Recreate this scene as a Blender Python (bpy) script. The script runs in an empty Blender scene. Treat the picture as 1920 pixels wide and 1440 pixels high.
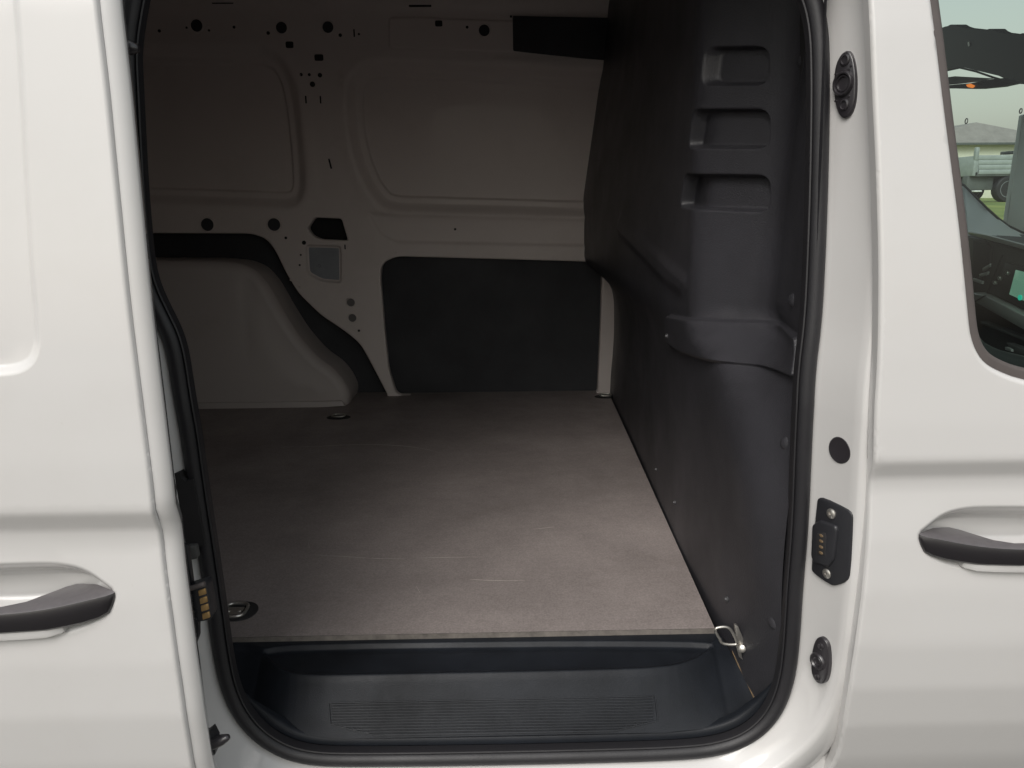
import bpy, bmesh, math, random
import numpy as np
from mathutils import Vector, Matrix
from mathutils.geometry import delaunay_2d_cdt
random.seed(7); rng = np.random.default_rng(7)
S = bpy.context.scene
COL = S.collection

# ------------------------------------------------------------------ camera
F = 1443.; PITCH = math.radians(13.5); YAW = math.radians(1.0); ROLL = math.radians(0.5)
C = np.array([0., -0.79, 1.15])
fw = np.array([math.sin(YAW)*math.cos(PITCH), math.cos(YAW)*math.cos(PITCH), -math.sin(PITCH)])
rt0 = np.array([math.cos(YAW), -math.sin(YAW), 0.]); up0 = np.cross(rt0, fw)
rt = rt0*math.cos(ROLL)-up0*math.sin(ROLL); up = up0*math.cos(ROLL)+rt0*math.sin(ROLL)
cd = bpy.data.cameras.new('camera'); cam = bpy.data.objects.new('camera', cd); COL.objects.link(cam)
m = Matrix(((rt[0], up[0], -fw[0], C[0]), (rt[1], up[1], -fw[1], C[1]), (rt[2], up[2], -fw[2], C[2]), (0, 0, 0, 1)))
cam.matrix_world = m
cd.sensor_fit = 'HORIZONTAL'; cd.sensor_width = 36; cd.lens = F/1920*36; cd.clip_start = 0.02; cd.clip_end = 4000
S.camera = cam

# ------------------------------------------------------------------ sky, soft sun, exposure
SUN_EL = math.radians(47); SUN_AZ = math.radians(204)      # compass bearing the light comes from (0 = +Y)
w = bpy.data.worlds.new('World'); S.world = w; w.use_nodes = True
nt = w.node_tree; nt.nodes.clear()
sky = nt.nodes.new('ShaderNodeTexSky'); sky.sky_type = 'NISHITA'; sky.sun_disc = False
sky.sun_elevation = SUN_EL; sky.sun_rotation = SUN_AZ; sky.air_density = 2.4; sky.dust_density = 3.0; sky.ozone_density = 1.0
hs = nt.nodes.new('ShaderNodeHueSaturation'); hs.inputs['Saturation'].default_value = 0.32
bg = nt.nodes.new('ShaderNodeBackground'); bg.inputs['Strength'].default_value = 0.10
wo = nt.nodes.new('ShaderNodeOutputWorld')
nt.links.new(sky.outputs[0], hs.inputs['Color']); nt.links.new(hs.outputs[0], bg.inputs[0]); nt.links.new(bg.outputs[0], wo.inputs[0])
sl = bpy.data.lights.new('sun', 'SUN'); sl.energy = 1.45; sl.angle = math.radians(40); sl.color = (1, .965, .93)
so = bpy.data.objects.new('sun', sl); COL.objects.link(so)
sd_ = Vector((math.sin(SUN_AZ)*math.cos(SUN_EL), math.cos(SUN_AZ)*math.cos(SUN_EL), math.sin(SUN_EL)))
so.rotation_euler = sd_.to_track_quat('Z', 'Y').to_euler(); so.location = (0, -6, 8)
S.view_settings.view_transform = 'Standard'; S.view_settings.look = 'None'
S.view_settings.exposure = 0.48; S.view_settings.gamma = 1
S.view_settings.use_curve_mapping = False
S.cycles.diffuse_bounces = 8; S.cycles.max_bounces = 14

# ------------------------------------------------------------------ photo measurement helpers
def ray(x, y): return fw + rt*((x-960)/F) - up*((y-720)/F)
def onY(x, y, Y): d = ray(x, y); return C+d*((Y-C[1])/d[1])
def onZ(x, y, Z): d = ray(x, y); return C+d*((Z-C[2])/d[2])
def onX(x, y, X): d = ray(x, y); return C+d*((X-C[0])/d[0])
def onSurf(x, y, f, axis):
    """point where the sight line meets coordinate[axis] = f(other two)"""
    d = ray(x, y); lo, hi = .25, 4.5
    ts = np.linspace(lo, hi, 1200); q = C+ts[:, None]*d
    o = [0, 1, 2]; o.remove(axis)
    g = q[:, axis]-f(q[:, o[0]], q[:, o[1]])
    i = np.where(np.sign(g[1:]) != np.sign(g[:-1]))[0]
    if len(i) == 0: return q[-1]
    i = i[0]; t = ts[i]+(ts[i+1]-ts[i])*g[i]/(g[i]-g[i+1])
    return C+t*d

# ------------------------------------------------------------------ materials
def mat(name, col, rough=.5, metal=0., coat=0., spec=.5, bump=0., bscale=200., var=0., vscale=6., emit=None, coatr=.06, bdist=.001):
    M = bpy.data.materials.new(name); M.use_nodes = True; n = M.node_tree.nodes; L = M.node_tree.links
    b = n['Principled BSDF']; c4 = (*col, 1)
    b.inputs['Base Color'].default_value = c4; b.inputs['Roughness'].default_value = rough; b.inputs['Metallic'].default_value = metal
    b.inputs['Coat Weight'].default_value = coat; b.inputs['Coat Roughness'].default_value = coatr
    b.inputs['Specular IOR Level'].default_value = spec
    tc = n.new('ShaderNodeTexCoord')
    if var:
        nz = n.new('ShaderNodeTexNoise'); nz.inputs['Scale'].default_value = vscale; nz.inputs['Detail'].default_value = 6; nz.inputs['Roughness'].default_value = .65
        L.new(tc.outputs['Object'], nz.inputs['Vector'])
        mr = n.new('ShaderNodeMapRange'); mr.inputs[1].default_value = .3; mr.inputs[2].default_value = .7; mr.inputs[3].default_value = 1-var; mr.inputs[4].default_value = 1+var
        L.new(nz.outputs[0], mr.inputs[0])
        mx = n.new('ShaderNodeMix'); mx.data_type = 'RGBA'; mx.blend_type = 'MULTIPLY'; mx.inputs[0].default_value = 1; mx.inputs[6].default_value = c4
        cc = n.new('ShaderNodeCombineColor')
        for k in range(3): L.new(mr.outputs[0], cc.inputs[k])
        L.new(cc.outputs[0], mx.inputs[7]); L.new(mx.outputs[2], b.inputs['Base Color'])
        m2 = n.new('ShaderNodeMapRange'); m2.inputs[1].default_value = .3; m2.inputs[2].default_value = .7; m2.inputs[3].default_value = min(1, rough*(1+var*.6)); m2.inputs[4].default_value = rough*(1-var*.6)
        L.new(nz.outputs[0], m2.inputs[0]); L.new(m2.outputs[0], b.inputs['Roughness'])
    if bump:
        nb = n.new('ShaderNodeTexNoise'); nb.inputs['Scale'].default_value = bscale; nb.inputs['Detail'].default_value = 2
        L.new(tc.outputs['Object'], nb.inputs['Vector'])
        bp = n.new('ShaderNodeBump'); bp.inputs['Strength'].default_value = bump; bp.inputs['Distance'].default_value = bdist
        L.new(nb.outputs[0], bp.inputs['Height']); L.new(bp.outputs[0], b.inputs['Normal'])
    if emit:
        b.inputs['Emission Color'].default_value = (*emit[:3], 1); b.inputs['Emission Strength'].default_value = emit[3]
    return M

def paint(name, col, dirt, rough=.32, coat=.6):
    """white car paint: orange-peel gloss, thin road film and specks of dust"""
    M = mat(name, col, rough, coat=coat, coatr=.035, bump=.05, bscale=38, bdist=.0006)
    n = M.node_tree.nodes; L = M.node_tree.links; b = n['Principled BSDF']; tc = [x for x in n if x.type == 'TEX_COORD'][0]
    nz = n.new('ShaderNodeTexNoise'); nz.inputs['Scale'].default_value = 3.5; nz.inputs['Detail'].default_value = 8; nz.inputs['Roughness'].default_value = .7
    L.new(tc.outputs['Object'], nz.inputs['Vector'])
    vo = n.new('ShaderNodeTexVoronoi'); vo.inputs['Scale'].default_value = 48; L.new(tc.outputs['Object'], vo.inputs['Vector'])
    sp = n.new('ShaderNodeMapRange'); sp.inputs[1].default_value = .035; sp.inputs[2].default_value = .07; sp.inputs[3].default_value = 1; sp.inputs[4].default_value = 0
    L.new(vo.outputs['Distance'], sp.inputs[0])
    mask = n.new('ShaderNodeMapRange'); mask.inputs[1].default_value = .52; mask.inputs[2].default_value = .72; mask.inputs[4].default_value = dirt
    L.new(nz.outputs[0], mask.inputs[0])
    pr = n.new('ShaderNodeMath'); pr.operation = 'MULTIPLY'; L.new(sp.outputs[0], pr.inputs[0]); L.new(mask.outputs[0], pr.inputs[1])
    ad = n.new('ShaderNodeMath'); ad.operation = 'MULTIPLY_ADD'; ad.inputs[1].default_value = .45; L.new(mask.outputs[0], ad.inputs[0]); L.new(pr.outputs[0], ad.inputs[2])
    mx = n.new('ShaderNodeMix'); mx.data_type = 'RGBA'; mx.inputs[6].default_value = (*col, 1); mx.inputs[7].default_value = (.33, .29, .24, 1)
    L.new(ad.outputs[0], mx.inputs[0]); L.new(mx.outputs[2], b.inputs['Base Color'])
    return M

M = {}
M['white'] = paint('white_paint', (.595, .587, .58), .14, .40, .95)
M['inwhite'] = paint('inner_white_paint', (.71, .645, .615), .34, .55, .08)
M['arch'] = paint('dusty_white_paint', (.50, .455, .435), .8, .6, .05)
M['plastic'] = mat('grained_black_plastic', (.021, .0215, .025), .42, bump=.35, bscale=900, var=.18, vscale=9, bdist=.0005)
M['bulk'] = mat('bulkhead_plastic', (.0350, .0345, .0400), .42, bump=.7, bscale=520, var=.22, vscale=6, bdist=.0009)
M['step'] = mat('step_plastic', (.0125, .0145, .0185), .42, spec=.20, bump=.45, bscale=900, var=.4, vscale=7, bdist=.0005)
M['rubber'] = mat('seal_rubber', (.016, .0155, .018), .5, bump=.2, bscale=500, var=.15, vscale=20)
M['felt'] = mat('window_weatherstrip', (.085, .073, .07), .6, var=.1, vscale=30)
M['gloss'] = mat('satin_black_handle', (.026, .0235, .027), .36, coat=.7, coatr=.25, bump=.08, bscale=700, var=.1)
def painted_sheen(name):  # upward faces paler: sky sheen painted into the base colour by normal
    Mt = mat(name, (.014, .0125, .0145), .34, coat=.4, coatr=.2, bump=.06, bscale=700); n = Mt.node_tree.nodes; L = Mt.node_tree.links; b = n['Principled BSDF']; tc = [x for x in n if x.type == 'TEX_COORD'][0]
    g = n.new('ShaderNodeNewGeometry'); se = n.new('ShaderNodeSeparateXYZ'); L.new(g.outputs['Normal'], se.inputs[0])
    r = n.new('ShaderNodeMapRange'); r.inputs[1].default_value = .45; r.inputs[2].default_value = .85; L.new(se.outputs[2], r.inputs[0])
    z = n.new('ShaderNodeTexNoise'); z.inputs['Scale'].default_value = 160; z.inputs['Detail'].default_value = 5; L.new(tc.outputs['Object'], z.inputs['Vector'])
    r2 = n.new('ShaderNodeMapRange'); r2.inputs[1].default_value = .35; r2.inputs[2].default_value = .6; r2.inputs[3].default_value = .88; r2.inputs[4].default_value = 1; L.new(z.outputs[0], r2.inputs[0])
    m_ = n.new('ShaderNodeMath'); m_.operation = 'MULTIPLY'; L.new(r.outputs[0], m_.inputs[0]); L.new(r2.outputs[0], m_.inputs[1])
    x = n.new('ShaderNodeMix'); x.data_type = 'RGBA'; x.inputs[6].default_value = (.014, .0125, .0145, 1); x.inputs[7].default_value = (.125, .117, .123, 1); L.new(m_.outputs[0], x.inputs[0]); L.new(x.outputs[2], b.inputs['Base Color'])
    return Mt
M['handle'] = painted_sheen('black_handle_painted_sheen')
M['void'] = mat('black_cavity', (.018, .017, .018), .8)
M['liner'] = mat('black_liner', (.034, .035, .040), .7, var=.2, vscale=4, bump=.2, bscale=200)
M['chrome'] = mat('zinc_steel', (.62, .60, .56), .36, metal=.9, var=.1, vscale=80)
M['dull'] = mat('dull_screw', (.10, .10, .105), .5, metal=.5)
M['brass'] = mat('brass_contact', (.55, .36, .16), .38, metal=.85, var=.15, vscale=90)
M['galv'] = mat('galvanised_plate', (.30, .32, .345), .5, metal=.3, var=.1, vscale=15)
M['plug'] = mat('grey_grommet', (.16, .15, .148), .55)
M['plydge'] = mat('plywood_edge', (.15, .135, .122), .7, var=.35, vscale=60)
M['rust'] = mat('rusty_seam', (.20, .14, .08), .55, metal=.3, var=.5, vscale=90)
M['scratch'] = mat('scratch', (.62, .56, .51), .6)
M['headliner'] = mat('headliner', (.55, .56, .54), .9)
M['cabdark'] = mat('cab_dark_trim', (.035, .036, .036), .6, bump=.2, bscale=600)
M['cabmid'] = mat('cab_grey_trim', (.085, .085, .082), .6, bump=.2, bscale=600)
M['silver'] = mat('silver_trim', (.5, .5, .48), .4, metal=.4)
M['dashtop'] = mat('dash_top', (.80, .82, .80), .4)  # pale base colour carries the sky's grazing sheen
M['pale'] = mat('pale_pillar_trim', (.80, .82, .80), .6)
M['screen'] = mat('dash_screen', (.02, .03, .03), .15, emit=(.10, .20, .14, .8))
M['green'] = mat('screen_icon', (.02, .4, .3), .3, emit=(.02, .55, .36, .5))
M['amber'] = mat('amber_lamp', (.8, .2, .03), .3, emit=(1, .24, .03, .7))
M['mirror'] = mat('mirror_glass', (.8, .82, .8), .05, metal=1)

# phenolic plywood floor with its fine wire-mesh imprint, worn paler in places
def floor_mat():
    Mt = mat('mesh_plywood', (.09, .078, .072), .55); n = Mt.node_tree.nodes; L = Mt.node_tree.links; b = n['Principled BSDF']; tc = [x for x in n if x.type == 'TEX_COORD'][0]
    n1 = n.new('ShaderNodeTexNoise'); n1.inputs['Scale'].default_value = 4.5; n1.inputs['Detail'].default_value = 9; n1.inputs['Roughness'].default_value = .68
    L.new(tc.outputs['Object'], n1.inputs['Vector'])
    n2 = n.new('ShaderNodeTexNoise'); n2.inputs['Scale'].default_value = 380; n2.inputs['Detail'].default_value = 2; L.new(tc.outputs['Object'], n2.inputs['Vector'])
    mp = n.new('ShaderNodeMapping'); mp.inputs['Scale'].default_value = (1.2, 34, 1); mp.inputs['Rotation'].default_value = (0, 0, .06); L.new(tc.outputs['Object'], mp.inputs[0])
    n3 = n.new('ShaderNodeTexNoise'); n3.inputs['Scale'].default_value = 6; n3.inputs['Detail'].default_value = 6; L.new(mp.outputs[0], n3.inputs['Vector'])
    cr = n.new('ShaderNodeValToRGB'); cr.color_ramp.elements[0].position = .3; cr.color_ramp.elements[0].color = (.205, .178, .169, 1)
    cr.color_ramp.elements[1].position = .72; cr.color_ramp.elements[1].color = (.322, .281, .268, 1)
    L.new(n1.outputs[0], cr.inputs[0])
    def mul(a, fac_out, lo, hi, f0, f1):
        r = n.new('ShaderNodeMapRange'); r.inputs[1].default_value = f0; r.inputs[2].default_value = f1; r.inputs[3].default_value = lo; r.inputs[4].default_value = hi
        L.new(fac_out, r.inputs[0]); c = n.new('ShaderNodeCombineColor'); [L.new(r.outputs[0], c.inputs[k]) for k in range(3)]
        x = n.new('ShaderNodeMix'); x.data_type = 'RGBA'; x.blend_type = 'MULTIPLY'; x.inputs[0].default_value = 1
        L.new(a, x.inputs[6]); L.new(c.outputs[0], x.inputs[7]); return x.outputs[2]
    c = mul(cr.outputs[0], n2.outputs[0], .84, 1.16, .3, .7)
    c = mul(c, n3.outputs[0], .98, 1.03, .4, .75)
    L.new(c, b.inputs['Base Color'])
    # hexagonal-ish mesh imprint
    wv = n.new('ShaderNodeTexVoronoi'); wv.inputs['Scale'].default_value = 300; wv.inputs['Randomness'].default_value = .35; L.new(tc.outputs['Object'], wv.inputs['Vector'])
    bp = n.new('ShaderNodeBump'); bp.inputs['Strength'].default_value = .3; bp.inputs['Distance'].default_value = .0008
    L.new(wv.outputs['Distance'], bp.inputs['Height']); L.new(bp.outputs[0], b.inputs['Normal'])
    r = n.new('ShaderNodeMapRange'); r.inputs[1].default_value = .3; r.inputs[2].default_value = .7; r.inputs[3].default_value = .62; r.inputs[4].default_value = .42
    L.new(n1.outputs[0], r.inputs[0]); L.new(r.outputs[0], b.inputs['Roughness'])
    return Mt
M['floor'] = floor_mat()

def glass_mat(name, tint):
    Mt = bpy.data.materials.new(name); Mt.use_nodes = True; n = Mt.node_tree.nodes; L = Mt.node_tree.links; n.clear()
    o = n.new('ShaderNodeOutputMaterial'); t = n.new('ShaderNodeBsdfTransparent'); t.inputs[0].default_value = (*tint, 1)
    g = n.new('ShaderNodeBsdfGlossy'); g.inputs['Roughness'].default_value = .02
    fr = n.new('ShaderNodeFresnel'); fr.inputs[0].default_value = 1.5; mx = n.new('ShaderNodeMixShader')
    L.new(fr.outputs[0], mx.inputs[0]); L.new(t.outputs[0], mx.inputs[1]); L.new(g.outputs[0], mx.inputs[2]); L.new(mx.outputs[0], o.inputs[0])
    return Mt
M['glass'] = glass_mat('tinted_glass', (.66, .78, .755))
M['wind'] = glass_mat('windscreen_glass', (.92, .99, .94))

# ------------------------------------------------------------------ mesh helpers
def link(name, me, material, parent=None):
    o = bpy.data.objects.new(name, me); COL.objects.link(o)
    if material: me.materials.append(material)
    if parent: o.parent = parent
    return o
def from_data(name, v, f, material, parent=None, sharp=35):
    me = bpy.data.meshes.new(name); me.from_pydata([tuple(map(float, p)) for p in v], [], [tuple(map(int, q)) for q in f]); me.update()
    bm = bmesh.new(); bm.from_mesh(me); bmesh.ops.remove_doubles(bm, verts=bm.verts, dist=1e-7); bmesh.ops.recalc_face_normals(bm, faces=bm.faces); bm.to_mesh(me); bm.free()
    if sharp: me.shade_smooth(); me.set_sharp_from_angle(angle=math.radians(sharp))
    return link(name, me, material, parent)
def from_bm(name, bm, material, parent=None, sharp=35):
    bmesh.ops.recalc_face_normals(bm, faces=bm.faces)
    me = bpy.data.meshes.new(name); bm.to_mesh(me); bm.free()
    if sharp: me.shade_smooth(); me.set_sharp_from_angle(angle=math.radians(sharp))
    return link(name, me, material, parent)
def tag(o, label=None, cat=None, group=None, kind=None):
    if label: o['label'] = label
    if cat: o['category'] = cat
    if group: o['group'] = group
    if kind: o['kind'] = kind
    return o

def chaikin(p, k=3, closed=True):
    p = np.asarray(p, float)
    for _ in range(k):
        if closed:
            q = np.roll(p, -1, 0); p = np.stack([.75*p+.25*q, .25*p+.75*q], 1).reshape(-1, p.shape[1])
        else:
            a, b = p[:-1], p[1:]; q = np.stack([.75*a+.25*b, .25*a+.75*b], 1).reshape(-1, p.shape[1]); p = np.vstack([p[:1], q, p[-1:]])
    return p
def resample(p, ds, closed=True):
    p = np.asarray(p, float); q = np.vstack([p, p[:1]]) if closed else p
    s = np.r_[0, np.cumsum(np.linalg.norm(np.diff(q, axis=0), axis=1))]
    n = max(3, int(round(s[-1]/ds))); t = np.linspace(0, s[-1], n+1)
    if closed: t = t[:-1]
    return np.stack([np.interp(t, s, q[:, k]) for k in range(q.shape[1])], 1)
def densify(p, ds, closed=True):
    """keep the corners, add points between"""
    out = []; p = np.asarray(p, float); n = len(p)
    for i in range(n if closed else n-1):
        a, b = p[i], p[(i+1) % n]; k = max(1, int(np.ceil(np.linalg.norm(b-a)/ds)))
        for j in range(k): out.append(a+(b-a)*j/k)
    if not closed: out.append(p[-1])
    return np.array(out)
def rounded(p, r, seg=5):
    """round the corners of a closed polygon"""
    p = [np.asarray(q, float) for q in p]; out = []; n = len(p)
    for i in range(n):
        a, b, c = p[i-1], p[i], p[(i+1) % n]
        u = a-b; v = c-b; lu = np.linalg.norm(u); lv = np.linalg.norm(v); rr = min(r, lu*.45, lv*.45)
        s = b+u/lu*rr; e = b+v/lv*rr
        for k in range(seg+1):
            t = k/seg; out.append((1-t)**2*s+2*t*(1-t)*b+t*t*e)
    return np.array(out)
def area2(p): x, y = p[:, 0], p[:, 1]; return .5*np.sum(x*np.roll(y, -1)-np.roll(x, -1)*y)
def outward(p):
    d = np.roll(p, -1, 0)-np.roll(p, 1, 0); d /= np.linalg.norm(d, axis=1)[:, None]+1e-12
    n = np.stack([d[:, 1], -d[:, 0]], 1)
    return n if area2(p) > 0 else -n
def offset(p, d): return p+outward(p)*d
def sdist(q, poly):
    """signed distance to a closed polygon, positive inside"""
    q = np.asarray(q, float); a = np.asarray(poly, float); b = np.roll(a, -1, 0); out = np.empty(len(q))
    for s in range(0, len(q), 4000):
        P = q[s:s+4000, None, :]; ab = (b-a)[None]; t = np.clip(((P-a)*ab).sum(2)/((ab**2).sum(2)+1e-18), 0, 1)
        d = np.sqrt((((a+t[..., None]*ab)-P)**2).sum(2).min(1))
        x, y = P[..., 0], P[..., 1]; c = (a[None, :, 1] > y) != (b[None, :, 1] > y)
        xi = a[None, :, 0]+(y-a[None, :, 1])/(b[None, :, 1]-a[None, :, 1]+1e-18)*(b-a)[None, :, 0]
        ins = ((c & (x < xi)).sum(1) % 2) == 1
        out[s:s+4000] = np.where(ins, d, -d)
    return out
def sstep(x, a, b): t = np.clip((x-a)/(b-a), 0, 1); return t*t*(3-2*t)

AX = {'XZ': (0, 2, 1), 'XY': (0, 1, 2), 'YZ': (1, 2, 0)}
def sheet(name, outline, hf, axes, material, parent=None, holes=(), step=.02, ls=None, feats=(), r_out=0., r_hole=0., sgn=1, rim=0., rim_hole=None):
    """pressed-metal surface: coordinate w = hf(u, v) over an outline with holes; edges rolled back with radius r.
    sgn: +1 if 'back' (away from the seen side) is the +w direction, -1 otherwise."""
    ls = ls or step; iu, iv, iw = AX[axes]
    loops = [densify(outline, ls)]+[densify(h, ls) for h in holes]
    polys = [np.asarray(outline, float)]+[np.asarray(h, float) for h in holes]
    def H(uv):
        y = hf(uv[:, 0], uv[:, 1])
        for k, pl in enumerate(polys):
            r = r_out if k == 0 else r_hole
            if r > 0:
                d = sdist(uv, pl); d = d if k == 0 else -d
                t = np.clip(r-np.clip(d, 0, None), 0, r*.999); y = y+sgn*(r-np.sqrt(r*r-t*t))
        return y
    pts = []; edges = []
    for lp in loops:
        b = len(pts); pts += list(lp); edges += [(b+i, b+(i+1) % len(lp)) for i in range(len(lp))]
    extra = []
    for k, lp in enumerate(loops):
        r = r_out if k == 0 else r_hole
        if r > 0:
            n = outward(lp)*(-1 if k == 0 else 1)
            for fr in (.06, .2, .45, 1.0): extra.append(lp+n*r*fr)
    lo = polys[0].min(0); hi = polys[0].max(0)
    gu = np.arange(lo[0]+step*.5, hi[0], step); gv = np.arange(lo[1]+step*.5, hi[1], step)
    G_ = np.stack(np.meshgrid(gu, gv), -1).reshape(-1, 2)
    for pl, offs, ds in feats:
        if len(offs) > 2 and len(pl) > 4:
            q = sdist(G_, pl); gap_ = min(step*.5, .004); G_ = G_[(q < min(offs)-gap_) | (q > max(offs)+gap_)]
    extra.append(G_)
    for pl, offs, ds in feats:
        d = densify(pl, ds); n = outward(d)
        for o in offs: extra.append(d-n*o)
    E = np.vstack(extra)
    ok = sdist(E, loops[0]) > 2e-4
    for lp in loops[1:]: ok &= sdist(E, lp) < -2e-4
    E = E[ok]; key = np.unique(np.round(E/4e-4).astype(int), axis=0, return_index=True)[1]; E = E[np.sort(key)]
    pts += list(E)
    V, _, T, *_ = delaunay_2d_cdt([Vector((float(p[0]), float(p[1]))) for p in pts], edges, [], 0, 1e-7)
    uv = np.array([(p.x, p.y) for p in V]); T = np.array([t for t in T])
    cen = uv[T].mean(1); keep = sdist(cen, loops[0]) > 0
    for lp in loops[1:]: keep &= sdist(cen, lp) < 0
    T = T[keep]
    W = H(uv); e = 6e-4
    du = (H(uv+[e, 0])-H(uv-[e, 0]))/(2*e); dv = (H(uv+[0, e])-H(uv-[0, e]))/(2*e)
    P = np.zeros((len(uv), 3)); N = np.zeros_like(P)
    P[:, iu] = uv[:, 0]; P[:, iv] = uv[:, 1]; P[:, iw] = W
    N[:, iu] = du*sgn; N[:, iv] = dv*sgn; N[:, iw] = -sgn; N /= np.linalg.norm(N, axis=1)[:, None]
    fn = np.cross(P[T[:, 1]]-P[T[:, 0]], P[T[:, 2]]-P[T[:, 0]])
    fl = (fn*N[T].mean(1)).sum(1) < 0; T[fl] = T[fl][:, ::-1]
    verts = [P]; norms = [N]; faces = [tuple(t) for t in T]; base = len(P)
    for k, lp in enumerate(loops):
        dep = rim if k == 0 else (rim if rim_hole is None else rim_hole)
        if not dep: continue
        n2 = outward(lp)*(1 if k == 0 else -1); w0 = H(lp); q = np.zeros((len(lp), 3)); q[:, iu] = lp[:, 0]; q[:, iv] = lp[:, 1]; q[:, iw] = w0
        q2 = q.copy(); q2[:, iw] += sgn*dep; nn = np.zeros_like(q); nn[:, iu] = n2[:, 0]; nn[:, iv] = n2[:, 1]
        verts += [q, q2]; norms += [nn, nn]; L_ = len(lp)
        for i in range(L_):
            j = (i+1) % L_; a, b2, c, d = base+i, base+j, base+L_+j, base+L_+i
            fnv = np.cross(q[j]-q[i], q2[j]-q[i])
            faces.append((a, b2, c, d) if fnv@nn[i] > 0 else (d, c, b2, a))
        base += 2*L_
    verts = np.vstack(verts); norms = np.vstack(norms)
    me = bpy.data.meshes.new(name); me.from_pydata(verts.tolist(), [], [tuple(map(int, f)) for f in faces]); me.update()
    me.shade_smooth(); me.normals_split_custom_set_from_vertices(norms.tolist())
    return link(name, me, material, parent)

def sweep(name, path, profile, material, parent, yoff=None, closed_prof=True, sharp=40, closed=True):
    """carry a profile (n outward, y) along a curve in the X-Z plane"""
    n = outward(path) if closed else outward_open(path)
    v = []; k = len(profile); yo = yoff(path[:, 1]) if yoff else np.zeros(len(path))
    for i in range(len(path)):
        for (a, y) in profile: v.append((path[i, 0]+n[i, 0]*a, y+yo[i], path[i, 1]+n[i, 1]*a))
    f = []; m_ = len(path)
    for i in range(m_ if closed else m_-1):
        for j in range(k if closed_prof else k-1):
            i2 = (i+1) % m_; j2 = (j+1) % k
            f.append((i*k+j, i*k+j2, i2*k+j2, i2*k+j))
    return from_data(name, v, f, material, parent, sharp)
def outward_open(p):
    d = np.gradient(p, axis=0); d /= np.linalg.norm(d, axis=1)[:, None]
    return np.stack([d[:, 1], -d[:, 0]], 1)
def tube(name, pts, rad, material, parent, seg=10, closed=False, flat=1.0):
    pts = [Vector(p) for p in pts]; n = len(pts); v = []; f = []
    up_ = Vector((0, 0, 1))
    for i, p in enumerate(pts):
        d = (pts[(i+1) % n]-pts[i-1]) if closed else (pts[min(i+1, n-1)]-pts[max(i-1, 0)])
        d.normalize(); a = d.cross(up_)
        if a.length < 1e-3: a = d.cross(Vector((1, 0, 0)))
        a.normalize(); b = d.cross(a)
        r = rad[i] if hasattr(rad, '__len__') else rad
        for k in range(seg):
            t = 2*math.pi*k/seg; v.append(p+a*math.cos(t)*r+b*math.sin(t)*r*flat)
    for i in range(n if closed else n-1):
        for k in range(seg):
            k2 = (k+1) % seg; i2 = (i+1) % n; f.append((i*seg+k, i*seg+k2, i2*seg+k2, i2*seg+k))
    if not closed: f.append(tuple(range(seg))); f.append(tuple((n-1)*seg+k for k in range(seg)))
    return from_data(name, v, f, material, parent, 50)
def frame3(o, nrm, upv=(0, 0, 1)):
    """matrix whose local z is the outward normal, y is up"""
    z = Vector(nrm).normalized(); x = Vector(upv).cross(z).normalized(); y = z.cross(x)
    return Matrix(((x.x, y.x, z.x, o[0]), (x.y, y.y, z.y, o[1]), (x.z, y.z, z.z, o[2]), (0, 0, 0, 1)))
def lathe(name, mtx, prof, material, parent, seg=24, sx=1., sharp=40):
    """turned part: profile (radius, height) about the local z axis"""
    v = []; f = []; k = len(prof)
    for i in range(seg):
        t = 2*math.pi*i/seg
        for r, h in prof: v.append(mtx @ Vector((r*math.cos(t)*sx, r*math.sin(t), h)))
    for i in range(seg):
        for j in range(k-1): i2 = (i+1) % seg; f.append((i*k+j, i*k+j+1, i2*k+j+1, i2*k+j))
    if prof[0][0] > 1e-6: f.append(tuple(i*k for i in range(seg)))
    if prof[-1][0] > 1e-6: f.append(tuple(i*k+k-1 for i in range(seg)))
    return from_data(name, v, f, material, parent, sharp)
def plate(name, mtx, poly, h0, h1, bev, material, parent, sharp=40):
    """plate with a bevelled top: polygon in the local xy, thickness along the local z"""
    p = np.asarray(poly, float)
    if area2(p) < 0: p = p[::-1]
    lay = [(p, h0), (p, h1-bev), (offset(p, -bev*.35), h1-bev*.3), (offset(p, -bev), h1)] if bev else [(p, h0), (p, h1)]
    v = []; f = []; n = len(p)
    for q, h in lay: v += [mtx @ Vector((float(a), float(b), h)) for a, b in q]
    for l in range(len(lay)-1):
        for i in range(n): j = (i+1) % n; f.append((l*n+i, l*n+j, (l+1)*n+j, (l+1)*n+i))
    f.append(tuple(range(n))); f.append(tuple((len(lay)-1)*n+i for i in range(n)))
    return from_data(name, v, f, material, parent, sharp)
def box(name, lo, hi, material, parent=None, bev=.004, rot=None, seg=2):
    bm = bmesh.new(); bmesh.ops.create_cube(bm, size=1)
    lo = Vector(lo); hi = Vector(hi); c = (lo+hi)/2; s = hi-lo
    bmesh.ops.scale(bm, vec=s, verts=bm.verts)
    if bev: bmesh.ops.bevel(bm, geom=list(bm.edges), offset=min(bev, min(s)*.45), segments=seg, affect='EDGES', profile=.5)
    if rot is not None: bmesh.ops.transform(bm, matrix=rot, verts=bm.verts)
    bmesh.ops.translate(bm, vec=c, verts=bm.verts)
    return from_bm(name, bm, material, parent)
def prism(name, pts3, vec, material, parent=None, bev=0.):
    """solid from a 3-D outline pushed along vec"""
    bm = bmesh.new(); a = [bm.verts.new(tuple(map(float, p))) for p in pts3]; v = Vector(vec); b = [bm.verts.new(x.co+v) for x in a]; n = len(a)
    bm.faces.new(a); bm.faces.new(b)
    for i in range(n): bm.faces.new((a[i], a[(i+1) % n], b[(i+1) % n], b[i]))
    if bev: bmesh.ops.bevel(bm, geom=list(bm.edges), offset=bev, segments=2, affect='EDGES', profile=.5)
    return from_bm(name, bm, material, parent)
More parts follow.
